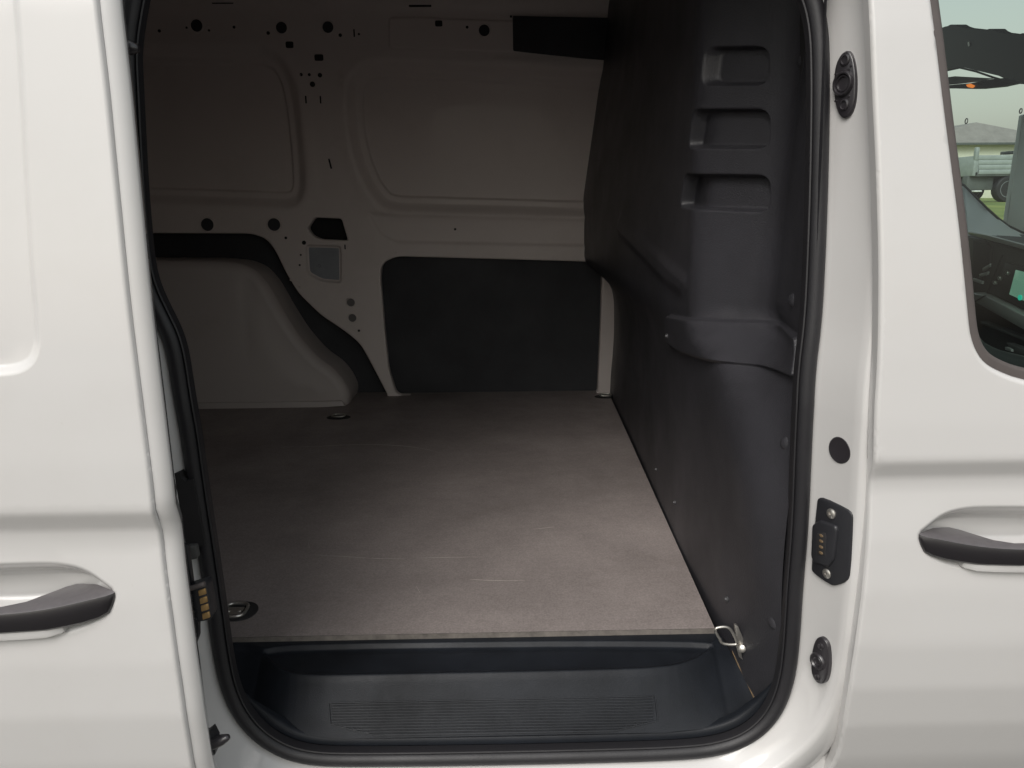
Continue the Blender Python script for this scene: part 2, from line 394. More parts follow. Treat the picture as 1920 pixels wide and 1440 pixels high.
def empty(name, loc=(0, 0, 0)):
    o = bpy.data.objects.new(name, None); COL.objects.link(o); o.location = loc; o.empty_display_size = .2; return o

# ------------------------------------------------------------------ ground
def gz(x, y): return .93*sstep(np.asarray(y, float), 4, 22)
gx = np.r_[np.linspace(-900, -40, 12), np.linspace(-30, 60, 46), np.linspace(75, 1500, 14)]
gy = np.r_[np.linspace(-900, -40, 12), np.linspace(-30, 40, 71), np.linspace(50, 2500, 20)]
gv = [(x, y, float(gz(x, y))) for y in gy for x in gx]; nx = len(gx)
gf = [(j*nx+i, j*nx+i+1, (j+1)*nx+i+1, (j+1)*nx+i) for j in range(len(gy)-1) for i in range(nx-1)]
def ground_mat():
    Mt = mat('gravel_and_grass', (.1, .1, .1), .9); n = Mt.node_tree.nodes; L = Mt.node_tree.links; b = n['Principled BSDF']; tc = [x for x in n if x.type == 'TEX_COORD'][0]
    se = n.new('ShaderNodeSeparateXYZ'); L.new(tc.outputs['Object'], se.inputs[0])
    nz = n.new('ShaderNodeTexNoise'); nz.inputs['Scale'].default_value = .9; nz.inputs['Detail'].default_value = 8; L.new(tc.outputs['Object'], nz.inputs['Vector'])
    n2 = n.new('ShaderNodeTexNoise'); n2.inputs['Scale'].default_value = 45; n2.inputs['Detail'].default_value = 4; L.new(tc.outputs['Object'], n2.inputs['Vector'])
    g = n.new('ShaderNodeValToRGB'); g.color_ramp.elements[0].color = (.095, .14, .028, 1); g.color_ramp.elements[1].color = (.22, .25, .06, 1); g.color_ramp.elements[0].position = .3; g.color_ramp.elements[1].position = .7
    L.new(nz.outputs[0], g.inputs[0])
    a = n.new('ShaderNodeValToRGB'); a.color_ramp.elements[0].color = (.036, .034, .032, 1); a.color_ramp.elements[1].color = (.07, .067, .062, 1); a.color_ramp.elements[0].position = .3; a.color_ramp.elements[1].position = .7
    L.new(n2.outputs[0], a.inputs[0])
    ad = n.new('ShaderNodeMath'); ad.operation = 'MULTIPLY_ADD'; ad.inputs[1].default_value = 3; L.new(nz.outputs[0], ad.inputs[0]); L.new(se.outputs[1], ad.inputs[2])
    r = n.new('ShaderNodeMapRange'); r.inputs[1].default_value = 6.5; r.inputs[2].default_value = 7.5; L.new(ad.outputs[0], r.inputs[0])
    mx = n.new('ShaderNodeMix'); mx.data_type = 'RGBA'; L.new(r.outputs[0], mx.inputs[0]); L.new(a.outputs[0], mx.inputs[6]); L.new(g.outputs[0], mx.inputs[7]); L.new(mx.outputs[2], b.inputs['Base Color'])
    return Mt
tag(from_data('ground', gv, gf, ground_mat(), None), 'gravel yard turning to short grass beyond the van', kind='structure')

# ------------------------------------------------------------------ van: shared shapes
van = tag(empty('cargo_van'), 'white cargo van with its sliding side door pushed open on the empty load bay', 'van')
_z = np.arange(.25, 1.9, .001)
_c = np.array([(.25, .06), (.35, .02), (.42, .02), (.5, -.014), (.56, -.034), (.62, -.0480), (.68, -.0558), (.74, -.0575), (.80, -.0550), (.835, -.0517), (.853, -.0500), (.868, -.0512), (.880, -.0567), (.889, -.0610), (.93, -.0597), (1.0, -.055), (1.1, -.046), (1.3, -.026), (1.5, .004), (1.75, .06), (1.9, .1)])
_y = np.interp(_z, _c[:, 0], _c[:, 1]); _k = np.exp(-.5*(np.arange(-15, 16)/3.2)**2); _k /= _k.sum(); _y = np.convolve(np.pad(_y, 15, 'edge'), _k, 'valid')
def hF(Z): return np.interp(Z, _z, _y)          # outer skin of the van's side
def tum(Z): return np.where(np.asarray(Z) > .93, hF(np.asarray(Z))+.0597, 0.)   # inward lean of the upper side
SD = .10                                         # the open sliding door stands this far outboard
def pF(x, y): return onSurf(x, y, lambda X, Z: hF(Z), 1)
def pS(x, y): return onSurf(x, y, lambda X, Z: hF(Z)-SD, 1)
def XZ(p): return (p[0], p[2])

# the door opening, measured along the thin inner lip of its seal
o_px = [(262, 75), (265, 150), (270, 250), (275, 350), (285, 470), (293, 520), (305, 550), (325, 590), (345, 630), (355, 680), (360, 720), (375, 800), (385, 880), (397, 960), (412, 1060), (425, 1150), (434, 1220), (448, 1290), (478, 1345), (521, 1382), (580, 1404), (700, 1405), (860, 1403), (1070, 1399), (1280, 1393), (1350, 1384), (1400, 1364), (1437, 1325), (1457, 1270), (1465, 1200), (1470, 1100), (1480, 985), (1485, 830), (1490, 700), (1503, 600), (1508, 500), (1513, 360), (1516, 200), (1515, 90), (1510, 40), (1500, 0)]
O = [XZ(onSurf(x, y, lambda X, Z: .02+tum(Z), 1)) for x, y in o_px]
zt = O[-1][1]
O += [(.280, zt+.06), (.260, zt+.12), (.22, zt+.175), (.15, zt+.21), (.05, zt+.22), (-.12, zt+.22), (-.24, zt+.205), (-.305, zt+.15), (-.333, zt+.06)]
O = resample(chaikin(O, 3), .006)
for _ in range(4): O = (np.roll(O, 1, 0)+2*O+np.roll(O, -1, 0))/4
if area2(O) < 0: O = O[::-1]
Oz = O[O[:, 0] > .1]; Oz = Oz[np.argsort(Oz[:, 1])]; Oz = Oz[(Oz[:, 1] > .56) & (Oz[:, 1] < 1.36)]
def OX(Z): return np.interp(Z, Oz[:, 1], Oz[:, 0])   # front edge of the opening at a height

# painted return around the opening (jamb, sill)
fr_prof = [(.0085, .030), (.012, .0245), (.0165, .0215), (.0215, .016), (.0255, .008), (.0335, -.009), (.0425, -.030), (.0462, -.0395), (.049, -.0425), (.056, -.0425), (.075, -.037), (.095, -.022)]
fv = []; ff = []; nO = outward(O); k = len(fr_prof); yo = tum(O[:, 1]); lowz = np.clip(hF(O[:, 1])+.0575, 0, None)*(O[:, 1] < .74)*sstep(O[:, 0], .22, .31)
for i in range(len(O)):
    for a_, y_ in fr_prof: fv.append((O[i, 0]+nO[i, 0]*a_, y_+yo[i]+lowz[i]*sstep(np.array(a_), .02, .0425), O[i, 1]+nO[i, 1]*a_))
    for j in range(k-1): i2 = (i+1) % len(O); ff.append((i*k+j, i*k+j+1, i2*k+j+1, i2*k+j))
frame = from_data('door_frame', fv, ff, M['white'], van, 60)
# side skin behind the sliding door, above and below the opening
hole = offset(resample(O, .01), .072)
def hside(X, Z): return np.where(Z < .62, np.minimum(hF(Z), -.041), hF(Z))+.012*sstep(X, .27, .33)+.02*sstep(X, .27, .33)*sstep(Z, .5, .6)+.04*sstep(X, .325, .36)*sstep(-Z, -.66, -.6)
side = sheet('side_panel', [(-1.7, .28), (.405, .28), (.405, 1.75), (-1.7, 1.75)], hside, 'XZ', M['white'], van, holes=[hole], step=.035, ls=.012, r_hole=.006, rim=.03, rim_hole=.012)

# seal: broad soft bulb with a thin inner lip
bulb = [(.0116+.0094*math.cos(t), .0185+.0105*math.sin(t)) for t in np.linspace(0, 2*math.pi, 18)[:-1]]
seal = sweep('door_seal', O, bulb, M['rubber'], van, tum)
sweep('seal_lip', O, [(-.0004, .025), (-.0008, .0165), (-.0002, .0132), (.0012, .0125), (.0022, .0142), (.0026, .025)], M['rubber'], seal, tum)
# black trim edge the seal is pushed onto (seen along the sill and corners)
iz = np.where(O[:, 1] < .60)[0]; brk = np.where(np.diff(iz) > 1)[0]
if len(brk): iz = np.r_[iz[brk[0]+1:], iz[:brk[0]+1]]
Ob = O[iz]; tw = sstep(-Ob[:, 1], -.60, -.525); nB_ = outward(O)[iz]; tprof = [(-.0068, .043), (-.0066, .038), (-.0058, .034), (-.0038, .0318), (-.0005, .031), (.003, .030)]
v = []; f = []; k = len(tprof)
for i in range(len(Ob)):
    for a_, y_ in tprof: v.append((Ob[i, 0]+nB_[i, 0]*(.003+(a_-.003)*tw[i]), .024+(y_-.024)*max(.05, tw[i]), Ob[i, 1]+nB_[i, 1]*(.003+(a_-.003)*tw[i])))
    if i:
        for j in range(k-1): f.append(((i-1)*k+j, (i-1)*k+j+1, i*k+j+1, i*k+j))
from_data('trim_edge', v, f, M['step'], seal, 60)

# ------------------------------------------------------------------ load floor and step
FZ = .58
fl_out = [(-1.66, .145), (.2895, .145), (.329, 1.40), (.333, 1.52), (-1.66, 1.52)]
floor = sheet('load_floor', fl_out, lambda X, Y: FZ+0*X, 'XY', M['floor'], van, step=.2, sgn=-1, rim=0)
prism('floor_edge', [(-1.66, .1448, FZ-.0078), (.2895, .1448, FZ-.0078), (.2895, .1448, FZ-.0006), (-1.66, .1448, FZ-.0006)], (0, .01, 0), M['plydge'], floor)
def scratch(pts, wd):
    p = chaikin([onZ(x, y, FZ+.0005) for x, y in pts], 2, False); v = []; f = []
    for i, q in enumerate(p):
        k = wd*(.25+.75*math.sin(math.pi*min(1, max(0, i/(len(p)-1)*.96+.02))))*rng.uniform(.5, 1.2)
        v += [(q[0], q[1]-k, q[2]), (q[0], q[1]+k, q[2])]
        if i: f.append((2*i-2, 2*i, 2*i+1, 2*i-1))
    from_data('scratch', v, f, M['scratch'], floor, None)
for a in ([(525, 838), (580, 838), (640, 834), (700, 833), (760, 836), (800, 842), (825, 849)], [(585, 1040), (640, 1043), (700, 1047), (760, 1048)], [(790, 1046), (840, 1045), (905, 1044)], [(880, 1086), (930, 1089), (985, 1088)], [(585, 1005), (578, 1015), (580, 1028)], [(780, 1098), (788, 1112)], [(1000, 992), (1040, 988)]):
    scratch(a, .0011 if len(a) > 4 else .0006)

# step panel (X-Y height field): ledge, boat-shaped groove, sloping tread
A0 = np.array([.139, .572]); A1 = np.array([.026, .500])
def smin(a, b, k): h = np.clip(.5+.5*(b-a)/k, 0, 1); return b*(1-h)+a*h-k*h*(1-h)
def line_z(Y): Y = np.asarray(Y, float); return smin(np.full_like(Y, .572), A0[1]+(A0[0]-Y)*(A1[1]-A0[1])/(A0[0]-A1[0]), .006)
boat_px = [(486, 1220), (500, 1243), (522, 1262), (555, 1275), (700, 1273), (900, 1269), (1100, 1265), (1250, 1260), (1305, 1246), (1336, 1224), (1344, 1211), (1100, 1209), (900, 1211), (650, 1214)]
SHZ = .5665
boat = chaikin([onZ(x, y, SHZ)[:2] for x, y in boat_px], 2)
bxs = np.linspace(boat[:, 0].min()+.0005, boat[:, 0].max()-.0005, 240)
def cross(x):
    a_, b_ = boat, np.roll(boat, -1, 0); m_ = (a_[:, 0]-x)*(b_[:, 0]-x) <= 0
    y = a_[m_, 1]+(x-a_[m_, 0])/(b_[m_, 0]-a_[m_, 0]+1e-12)*(b_[m_, 1]-a_[m_, 1]); return y.max(), y.min()
cr_ = np.array([cross(x) for x in bxs]); mid_ = .139
def zstep(X, Y):
    """ledge, shallow shelf with a rounded front edge, sloping tread"""
    X = np.asarray(X, float); Y = np.asarray(Y, float)
    yt = np.interp(X, bxs, cr_[:, 0], left=cr_[0, 0], right=cr_[-1, 0]); yl = np.interp(X, bxs, cr_[:, 1], left=cr_[0, 1], right=cr_[-1, 1])
    w_ = sstep(X, bxs[0]-.03, bxs[0]+.006)*sstep(-X, -bxs[-1]-.03, -bxs[-1]+.006)
    yt = .136+(yt-.136)*w_; yl = .136+(yl-.136)*w_
    shelf = SHZ+(.572-SHZ)*sstep(Y, yt-.004, yt+.002)-.0012*np.exp(-((Y-yt+.008)/.006)**2)*w_
    tread = SHZ-(yl-Y)*(SHZ-.500)/(yl-.026)
    bead = .0042*w_*np.exp(-((Y-yl-.004)/.0048)**2)
    return smin(shelf+bead, tread+.0016, .0045)
xs = np.linspace(-.395, .345, 260); nt_ = 120
ts = np.linspace(0, 1, nt_); v = []; f = []
for i, x in enumerate(xs):
    y1 = np.interp(x, [.268, .290, .326, .345], [.150, .150, .075, .05]) if x > .268 else .150
    y0 = np.interp(x, [-.40, -.33, -.27, -.2, .2, .27, .318, .345], [.10, .06, .034, .030, .030, .034, .048, .049])
    Y = y0+(y1-y0)*ts; Z = zstep(np.full_like(Y, x), Y)
    for j in range(nt_): v.append((x, Y[j], Z[j]))
    if i:
        for j in range(nt_-1): f.append(((i-1)*nt_+j, i*nt_+j, i*nt_+j+1, (i-1)*nt_+j+1))
stp = from_data('step_panel', v, f, M['step'], van, 80)
# ribbed tread inlay
pl3 = lambda x, y: onSurf(x, y, zstep, 2)
tl, tr, br, b2, b1, bl = [pl3(*p) for p in ((617, 1318), (1228, 1305), (1233, 1351), (1150, 1371), (705, 1379), (620, 1358))]
sl_n = Vector((0, -.066, .047)).normalized()
v = []; f = []
def rib(p, q, wd, h):
    p = Vector(p); q = Vector(q); d = (q-p).normalized(); s = d.cross(sl_n).normalized()*wd; b = len(v)
    for e in (p, q):
        v.extend([e-s-sl_n*.002, e-s*.5+sl_n*h, e+s*.5+sl_n*h, e+s-sl_n*.002])
    f.extend([(b, b+1, b+5, b+4), (b+1, b+2, b+6, b+5), (b+2, b+3, b+7, b+6), (b, b+1, b+2, b+3), (b+4, b+5, b+6, b+7)])
nr = 12
for k in range(nr):
    t = (k+.6)/nr; yl = 1318+(1380-1318)*t; yr = 1305+(1372-1305)*t
    xl = 622 if yl < 1357 else 622+(yl-1357)/(1380-1357)*90; xr = 1224 if yr < 1350 else 1226-(yr-1350)/(1373-1350)*85
    rib(pl3(xl, yl), pl3(xr, yr), .0013, .0026)
rp = [tl, tr, br, b2, b1, bl]
for i in range(6): rib(rp[i], rp[(i+1) % 6], .0011, .0020)
tag(from_data('tread_ribs', v, f, M['step'], stp, 25), kind='stuff')
box('sill_floor', (-1.66, .06, .40), (.36, 1.55, .47), M['void'], van, 0)

# ------------------------------------------------------------------ bulkhead (X over Y-Z)
_by = np.array([0., .1, .15, .4, 1.0, 1.5]); _bz = np.array([.45, .62, .75, .90, .97, 1.15, 1.5, 1.8])
_bt = np.array([[.336, .330, .300, .291, .29, .287, .287, .287], [.314, .312, .299, .291, .29, .287, .287, .287], [.298, .298, .298, .292, .29, .287, .287, .287], [.300, .300, .30, .292, .287, .285, .285, .285], [.322, .322, .325, .318, .268, .266, .29, .30], [.336, .336, .345, .342, .250, .248, .296, .32]])
GY = np.arange(-.02, 1.56, .006); GZ = np.arange(.44, 1.8, .006)
T1 = np.stack([np.interp(GY, _by, _bt[:, k]) for k in range(len(_bz))], 1)
BT = np.stack([np.interp(GZ, _bz, T1[i]) for i in range(len(GY))], 0)
yc = np.interp(GZ, [.66, .75, .82, .88, .94, .98, 1.4, 1.8], [.03, .035, .05, .10, .23, .345, .375, .385])
ynz = np.interp(GZ, [.70, .82, .90, 1.0], [.035, .05, .12, .245])
YN = .195
for j, Zv in enumerate(GZ):
    YN = ynz[j]; fac = .84*np.clip(yc[j]-np.maximum(GY, YN), 0, None); BT[:, j] += fac
    x0 = np.interp(Zv, [.5, .72, .85, 1.0, 1.4], [.337, .333, .331, .334, .322]); xn = np.interp(YN, GY, BT[:, j]); k = GY < YN
    BT[k, j] = np.interp(GY[k], [.0, .03, max(YN, .034)], [x0+.004, x0+.004, max(xn, x0-.02)])
def blur(A, s):
    r = int(4*s)+1; k = np.exp(-.5*(np.arange(-r, r+1)/s)**2); k /= k.sum()
    for ax in (0, 1):
        p = [(0, 0), (0, 0)]; p[ax] = (r, r); B = np.pad(A, p, 'edge'); A = np.apply_along_axis(lambda q: np.convolve(q, k, 'valid'), ax, B)
    return A
low_ = blur(BT, 4.5); lw_ = sstep(-GZ, -.96, -.86)[None, :]; BT = blur(BT, 1.6)*(1-lw_)+low_*lw_
def bil(Y, Z):
    a = np.clip((np.asarray(Y)-GY[0])/.006, 0, len(GY)-1.001); b = np.clip((np.asarray(Z)-GZ[0])/.006, 0, len(GZ)-1.001)
    i = a.astype(int); j = b.astype(int); s = a-i; t = b-j
    s = s*s*(3-2*s)*.0+s; t = t
    return BT[i, j]*(1-s)*(1-t)+BT[i+1, j]*s*(1-t)+BT[i, j+1]*(1-s)*t+BT[i+1, j+1]*s*t
def pB(x, y): return onSurf(x, y, lambda Y, Z: bil(Y, Z), 0)
def polyB(px, r): return rounded([pB(x, y)[1:] for x, y in px], r)
pockets = [polyB([(1322, 88), (1440, 86), (1440, 160), (1314, 161)], .016), polyB([(1300, 204), (1442, 204), (1442, 279), (1290, 278)], .016), polyB([(1284, 325), (1443, 328), (1443, 399), (1274, 388)], .016)]
band = polyB([(1258, 594), (1288, 600), (1456, 607), (1500, 634), (1497, 704), (1380, 677), (1278, 656), (1256, 640)], .005)
ridge = polyB([(1165, 412), (1262, 508), (1286, 528), (1280, 540), (1252, 522), (1160, 428)], .004)
def hbulk(Y, Z):
    uv = np.stack([Y, Z], 1); x = bil(Y, Z)
    for p in pockets: x = x+.021*sstep(sdist(uv, p), -.001, .005)
    x = x-.0095*sstep(sdist(uv, band), -.0050, .0005)
    x = x-.006*sstep(sdist(uv, ridge), -.02, .004)
    return x
fe = [(p, [-.003, -.001, .0005, .0015, .0025, .0035, .005, .008], .005) for p in pockets]+[(band, [-.008, -.005, -.004, -.0025, -.0012, .0005, .003], .005), (ridge, [-.018, -.01, -.004, 0, .004], .01)]
bulk = sheet('bulkhead', [(.022, .50), (1.53, .50), (1.53, 1.74), (.10, 1.74), (.06, 1.60), (.035, 1.36), (.022, 1.2)], hbulk, 'YZ', M['bulk'], van, step=.016, feats=fe, sgn=1)
def nB(p):
    e = .004; return Vector((-1, (bil(p[1]+e, p[2])-bil(p[1]-e, p[2]))/(2*e), (bil(p[1], p[2]+e)-bil(p[1], p[2]-e))/(2*e))).normalized()
for x, y, r in ((1231, 880, .0026), (1266, 942, .0028), (1363, 1123, .003), (1262, 630, .003)):
    p = pB(x, y)
    if (x, y) == (1262, 630): p = p-np.array([.0095, 0, 0])
    lathe('screw', frame3(p, nB(p)), [(r*1.5, -.004), (r*1.5, .001), (r, .0015), (r*.9, .0035), (r*.5, .0042), (0, .0042)], M['dull'], bulk, 14)
for x, y in ((1488, 562), (1474, 832), (1450, 1168), (1503, 112)):
    p = pB(x, y); lathe('rubber_buffer', frame3(p, Vector((-.8, -.6, .15))), [(.010, -.01), (.0095, -.004), (.0085, -.0012), (.006, .0006), (.003, .0014), (0, .0016)], M['bulk'], bulk, 18)
# rusty seam between step panel and bulkhead
a = [pl3(x, y) for x, y in ((1372, 1222), (1383, 1246), (1396, 1272), (1410, 1302), (1424, 1336))]
tube('panel_seam', [Vector(p)+Vector((0.001, 0, .001)) for p in a], [.0012, .0017, .0013, .002, .0015], M['rust'], bulk, 8)
a = [pl3(x, y) for x, y in ((1384, 1236), (1400, 1268), (1416, 1300), (1431, 1328))]
tube('panel_seam', [Vector(p)+Vector((.002, 0, .003)) for p in a], [.0007, .001, .0006, .001], M['rust'], bulk, 8)

# ------------------------------------------------------------------ far side wall of the load bay
WY = 1.45
def pW(x, y): return XZ(onY(x, y, WY))
def W(*px): return np.array([pW(x, y) for x, y in px])
pan_l = rounded(W((160, 86), (495, 88), (528, 104), (549, 140), (560, 185), (571, 290), (574, 352), (564, 380), (540, 389), (270, 380), (160, 378)), .03)
pan_r = rounded(W((649, 190), (655, 143), (678, 119), (720, 113), (900, 121), (1250, 140), (1250, 410), (1100, 406), (745, 396), (716, 388), (690, 358), (668, 310), (655, 258)), .03)
in_l = offset(pan_l, -.036); in_r = offset(pan_r, -.036)
ledge = rounded(W((688, 398), (712, 440), (742, 456), (1250, 466), (1250, 412), (745, 402)), .012)
hole_a = rounded(W((100, 437), (470, 438), (498, 447), (516, 470), (536, 512), (560, 551), (600, 590), (650, 624), (676, 646), (700, 690), (727, 742), (727, 765), (100, 790)), .02)
hole_b = rounded(W((713, 520), (716, 494), (742, 481), (1098, 491), (1130, 493), (1127, 600), (1121, 742), (744, 742), (729, 695), (721, 620)), .02)
hole_c = rounded(W((577, 428), (590, 408), (640, 410), (652, 451), (602, 449), (586, 442)), .008)
recess = rounded(W((571, 458), (640, 460), (641, 532), (602, 529), (574, 514)), .014)
rail = rounded(W((730, 34), (815, 33), (830, 36), (962, 40), (1250, 44), (1250, 100), (962, 96), (730, 90)), .01)
def hwall(X, Z):
    uv = np.stack([X, Z], 1); y = np.full(len(X), WY)
    for p, q in ((pan_l, in_l), (pan_r, in_r)):
        d = sdist(uv, p); y = y+.022*sstep(d, -.004, .026); y = y+.008*sstep(sdist(uv, q), 0, .009)
        y = y-.004*np.exp(-((d+.012)/.012)**2)
    y = y+.009*sstep(sdist(uv, ledge), -.004, .012)
    y = y-.006*sstep(sdist(uv, rail), -.004, .004)
    y = y+.012*sstep(sdist(uv, recess), -.001, .007)
    y = y-.30*sstep(Z, 1.635, 1.80)**1.3                         # cove up to the roof
    y = y+.006*sstep(X, -.22-.25*(Z-1.), -.17-.25*(Z-1.))*(Z < 1.0)
    return y
wall = sheet('side_wall', [(-1.66, .50), (.42, .50), (.42, 1.70), (-1.66, 1.70)], hwall, 'XZ', M['inwhite'], van, holes=[hole_a, hole_b, hole_c], step=.022, ls=.012, r_hole=.005, rim_hole=.02,
             feats=[(pan_l, [-.012, -.004, .004, .012, .02, .026], .015), (pan_r, [-.012, -.004, .004, .012, .02, .026], .015), (in_l, [0, .003, .006, .009], .015), (in_r, [0, .003, .006, .009], .015), (ledge, [-.004, 0, .004, .012], .015), (rail, [-.004, 0, .004], .015), (recess, [-.001, .002, .0045, .007], .006)])
prism('cavity_liner', [(x, WY+.05, z) for x, z in offset(hole_a, .03)], (0, .01, 0), M['liner'], wall)
prism('door_card', [(x, WY+.035, z) for x, z in offset(hole_b, .03)], (0, .012, 0), M['liner'], wall, .002)
prism('cavity_liner', [(x, WY+.05, z) for x, z in offset(hole_c, .02)], (0, .01, 0), M['void'], wall)
plate('galvanised_plate', frame3((0, WY+.0118, 0), (0, -1, 0)), [(x, z) for x, z in offset(recess, -.009)], 0, .0012, 0, M['galv'], wall, 20)
def wY(x, z): return float(hwall(np.array([x]), np.array([z]))[0])
def dot(px, py, rpx, material='void', name='hole', ry=None):
    x, z = pW(px, py); r = rpx*1.55/1000
    mt_ = frame3((x, wY(x, z), z), (0, -1, 0))
    g_ = lathe(name, mt_, [(r, -.003), (r, .0012), (r*.86, .0018), (r*.8, .0006), (0, .0004)], M[material], wall, 18)
    if rpx > 6: lathe('rim', mt_, [(r*1.28, -.002), (r*1.26, .0006), (r*1.12, .0026), (r*1.0, .0022), (r*.98, -.001)], M['inwhite'], g_, 22)
def slot(px, py, wpx, hpx, tilt=0.):
    x, z = pW(px, py); a = wpx*1.5/2000; b = hpx*1.5/2000
    plate('slot', frame3((x, wY(x, z), z), (0, -1, 0)), rounded([(-a-tilt*b, -b), (a-tilt*b, -b), (a+tilt*b, b), (-a+tilt*b, b)], min(a, b)*.5, 2), -.003, .0012, .0004, M['void'], wall)
for px, py, r in ((369, 48, 10), (528, 52, 9.5), (615, 51, 9.5), (908, 58, 9.5)): dot(px, py, r, 'liner', 'grommet')
for px, py, r in ((389, 421, 11.5), (514, 421, 11.5)): dot(px, py, r, 'liner', 'grommet')
for px, py, r in ((658, 567, 7.5), (661, 596, 7.5)): dot(px, py, r, 'plug', 'grommet')
for px, py, r in ((299, 58, 2.6), (350, 52, 2), (392, 57, 2), (439, 51, 2.4), (503, 62, 3), (638, 66, 3), (673, 64, 2), (565, 140, 2.8), (580, 140, 2.6), (600, 141, 3.8), (586, 158, 4.6), (536, 446, 2.5), (570, 455, 3.8), (597, 499, 2.8), (564, 478, 1.8), (562, 497, 1.8), (673, 620, 2.3), (853, 430, 2.2), (876, 52, 2.4), (958, 31, 2)): dot(px, py, r)
for a in ((543, 84, 14, 11), (598, 108, 16, 11), (823, 45, 13, 10), (664, 62, 2.5, 13), (574, 187, 2.6, 13), (601, 187, 2.6, 13), (619, 307, 3.2, 18, -.2), (647, 463, 2.5, 9), (420, 6, 38, 5), (788, 11, 40, 5)): slot(*a)
v = []; f = []
def weld(px, py):
    x, z = pW(px, py); y = wY(x, z); b0 = len(v); r = .0032
    for k_, (rr, hh) in enumerate(((1, .0002), (.75, -.0012), (.45, -.0004))):
        for q in range(8): t = q*math.pi/4; v.append((x+math.cos(t)*r*rr, y+hh, z+math.sin(t)*r*rr))
    for k_ in range(2):
        for q in range(8): f.append((b0+k_*8+q, b0+k_*8+(q+1) % 8, b0+k_*8+8+(q+1) % 8, b0+k_*8+8+q))
    f.append(tuple(b0+16+q for q in range(8)))
for k_ in range(9): weld(640+k_*3.1, 150+k_*28+(k_ % 3)*3)
for k_ in range(10): weld(742+k_*37, 474+k_*1.1)
for k_ in range(8): weld(704+k_*2.3, 505+k_*27)
for k_ in range(7): weld(300+k_*38, 404+k_*1.6)
for k_ in range(8): weld(545+k_*17, 525+k_*13+(8 if k_ > 4 else 0))
for k_ in range(11): weld(300+k_*60, 24+k_*1.2)
tag(from_data('spot_welds', v, f, M['inwhite'], wall, 60), kind='stuff')
# black strap of trim at the top, beside the bulkhead
prism('roof_trim', [(x, WY-.012, z) for x, z in W((961, 31), (1200, 36), (1200, 118), (1095, 110), (962, 96))], (0, .03, 0), M['liner'], wall, .003)

# wheel housing
wh_px = [(60, 488), (400, 490), (448, 495), (478, 508), (502, 535), (530, 585), (560, 632), (596, 672), (628, 694), (646, 716), (658, 742), (652, 768), (60, 790)]
WHY = 1.335
wh = rounded([XZ(onY(x, y, WHY+.03)) for x, y in wh_px], .03)
def hwh(X, Z):
    uv = np.stack([X, Z], 1); d = sdist(uv, wh)
    y = WHY+.012*np.clip((Z-.6)/.4, 0, 1)
    y = y+.004*np.exp(-((X+.70-.02*(Z-.8)/.3)/.02)**2)*sstep(Z, .68, .78)*sstep(-Z, -1.02, -.93)
    y = y+.010*sstep(.10-d+.015*np.sin(X*9), 0, .09)
    return y+.004*np.sin(X*7+Z*5)
arch = sheet('wheel_housing', wh, hwh, 'XZ', M['arch'], van, step=.02, ls=.012, r_out=.026, rim=.16, sgn=1)

fl_ = [onY(x, y, WHY-.004) for x, y in ((200, 757), (380, 756), (560, 754), (640, 752), (648, 762), (560, 766), (380, 769), (200, 771))]
prism('floor_flange', fl_, (0, .012, 0), M['arch'], arch, .002)
# rest of the load bay shell
def sheet_box(name, lo, hi, material): return box(name, lo, hi, material, van, 0)
roof = box('roof', (-1.72, .03, 1.725), (1.29, 1.60, 1.76), M['inwhite'], van, .004)
for x in (-1.2, -.75, -.3, .12):
    box('roof_bow', (x-.04, .06, 1.695), (x+.04, 1.36, 1.724), M['inwhite'], roof, .008)
box('rear_doors', (-1.72, .0, .42), (-1.665, 1.6, 1.73), M['inwhite'], van, .005)
box('outer_far_side', (-1.72, 1.56, .28), (.9, 1.585, 1.73), M['white'], van, .005)
box('pillar_filler', (.385, .035, .30), (.425, 1.56, 1.74), M['void'], van, 0)
rear_in = box('rear_side_lining', (-1.66, .045, .50), (-.40, .06, 1.72), M['inwhite'], van, .003)
box('roof_side_lining', (-.42, .06, 1.60), (.34, .075, 1.72), M['inwhite'], van, .003)

# ------------------------------------------------------------------ lashing eyes
def ring_pts(mtx, w_, h_, n=28, lift=0.):
    out = []
    for i in range(n):
        t = 2*math.pi*i/n; c, s = math.cos(t), math.sin(t); e = .62
        out.append(mtx @ Vector((w_*math.copysign(abs(c)**e, c), h_*math.copysign(abs(s)**e, s), lift*(.5+.5*s))))
    return out
# near left: recessed cup
c0 = onZ(446, 1147, FZ); mt = Matrix.Translation(Vector(c0)+Vector((0, 0, .0004)))
cup = plate('lashing_cup', mt, [(.028*math.copysign(abs(math.cos(t))**.8, math.cos(t))*(1.0 if math.cos(t) > 0 else 1), .0265*math.sin(t)) for t in np.linspace(0, 2*math.pi, 37)[:-1]], -.002, .0014, .0008, M['void'], floor)
mt2 = Matrix.Translation(Vector(c0)+Vector((-.004, 0, .003)))
tube('ring', ring_pts(mt2, .0165, .0185), .0026, M['chrome'], cup, 10, True)
box('ring_plate', Vector(c0)+Vector((-.016, -.013, .0015)), Vector(c0)+Vector((.008, .007, .004)), M['chrome'], cup, .0015)
for dx in (-.012, .004): lathe('rivet', Matrix.Translation(Vector(c0)+Vector((dx, -.004, .0035))), [(.0036, 0), (.0032, .0016), (.0015, .0022), (0, .0022)], M['chrome'], cup, 12)
# far ones
for px, py in ((635, 783), (1135, 744)):
    c1 = onZ(px, py, FZ); k = plate('lashing_cup', Matrix.Translation(Vector(c1)+Vector((0, 0, .0004))), [(.032*math.cos(t), .020*math.sin(t)) for t in np.linspace(0, 2*math.pi, 25)[:-1]], -.002, .0014, .0008, M['void'], floor)
    tube('ring', ring_pts(Matrix.Translation(Vector(c1)+Vector((0, 0, .006))), .017, .012), .0024, M['chrome'], k, 8, True)
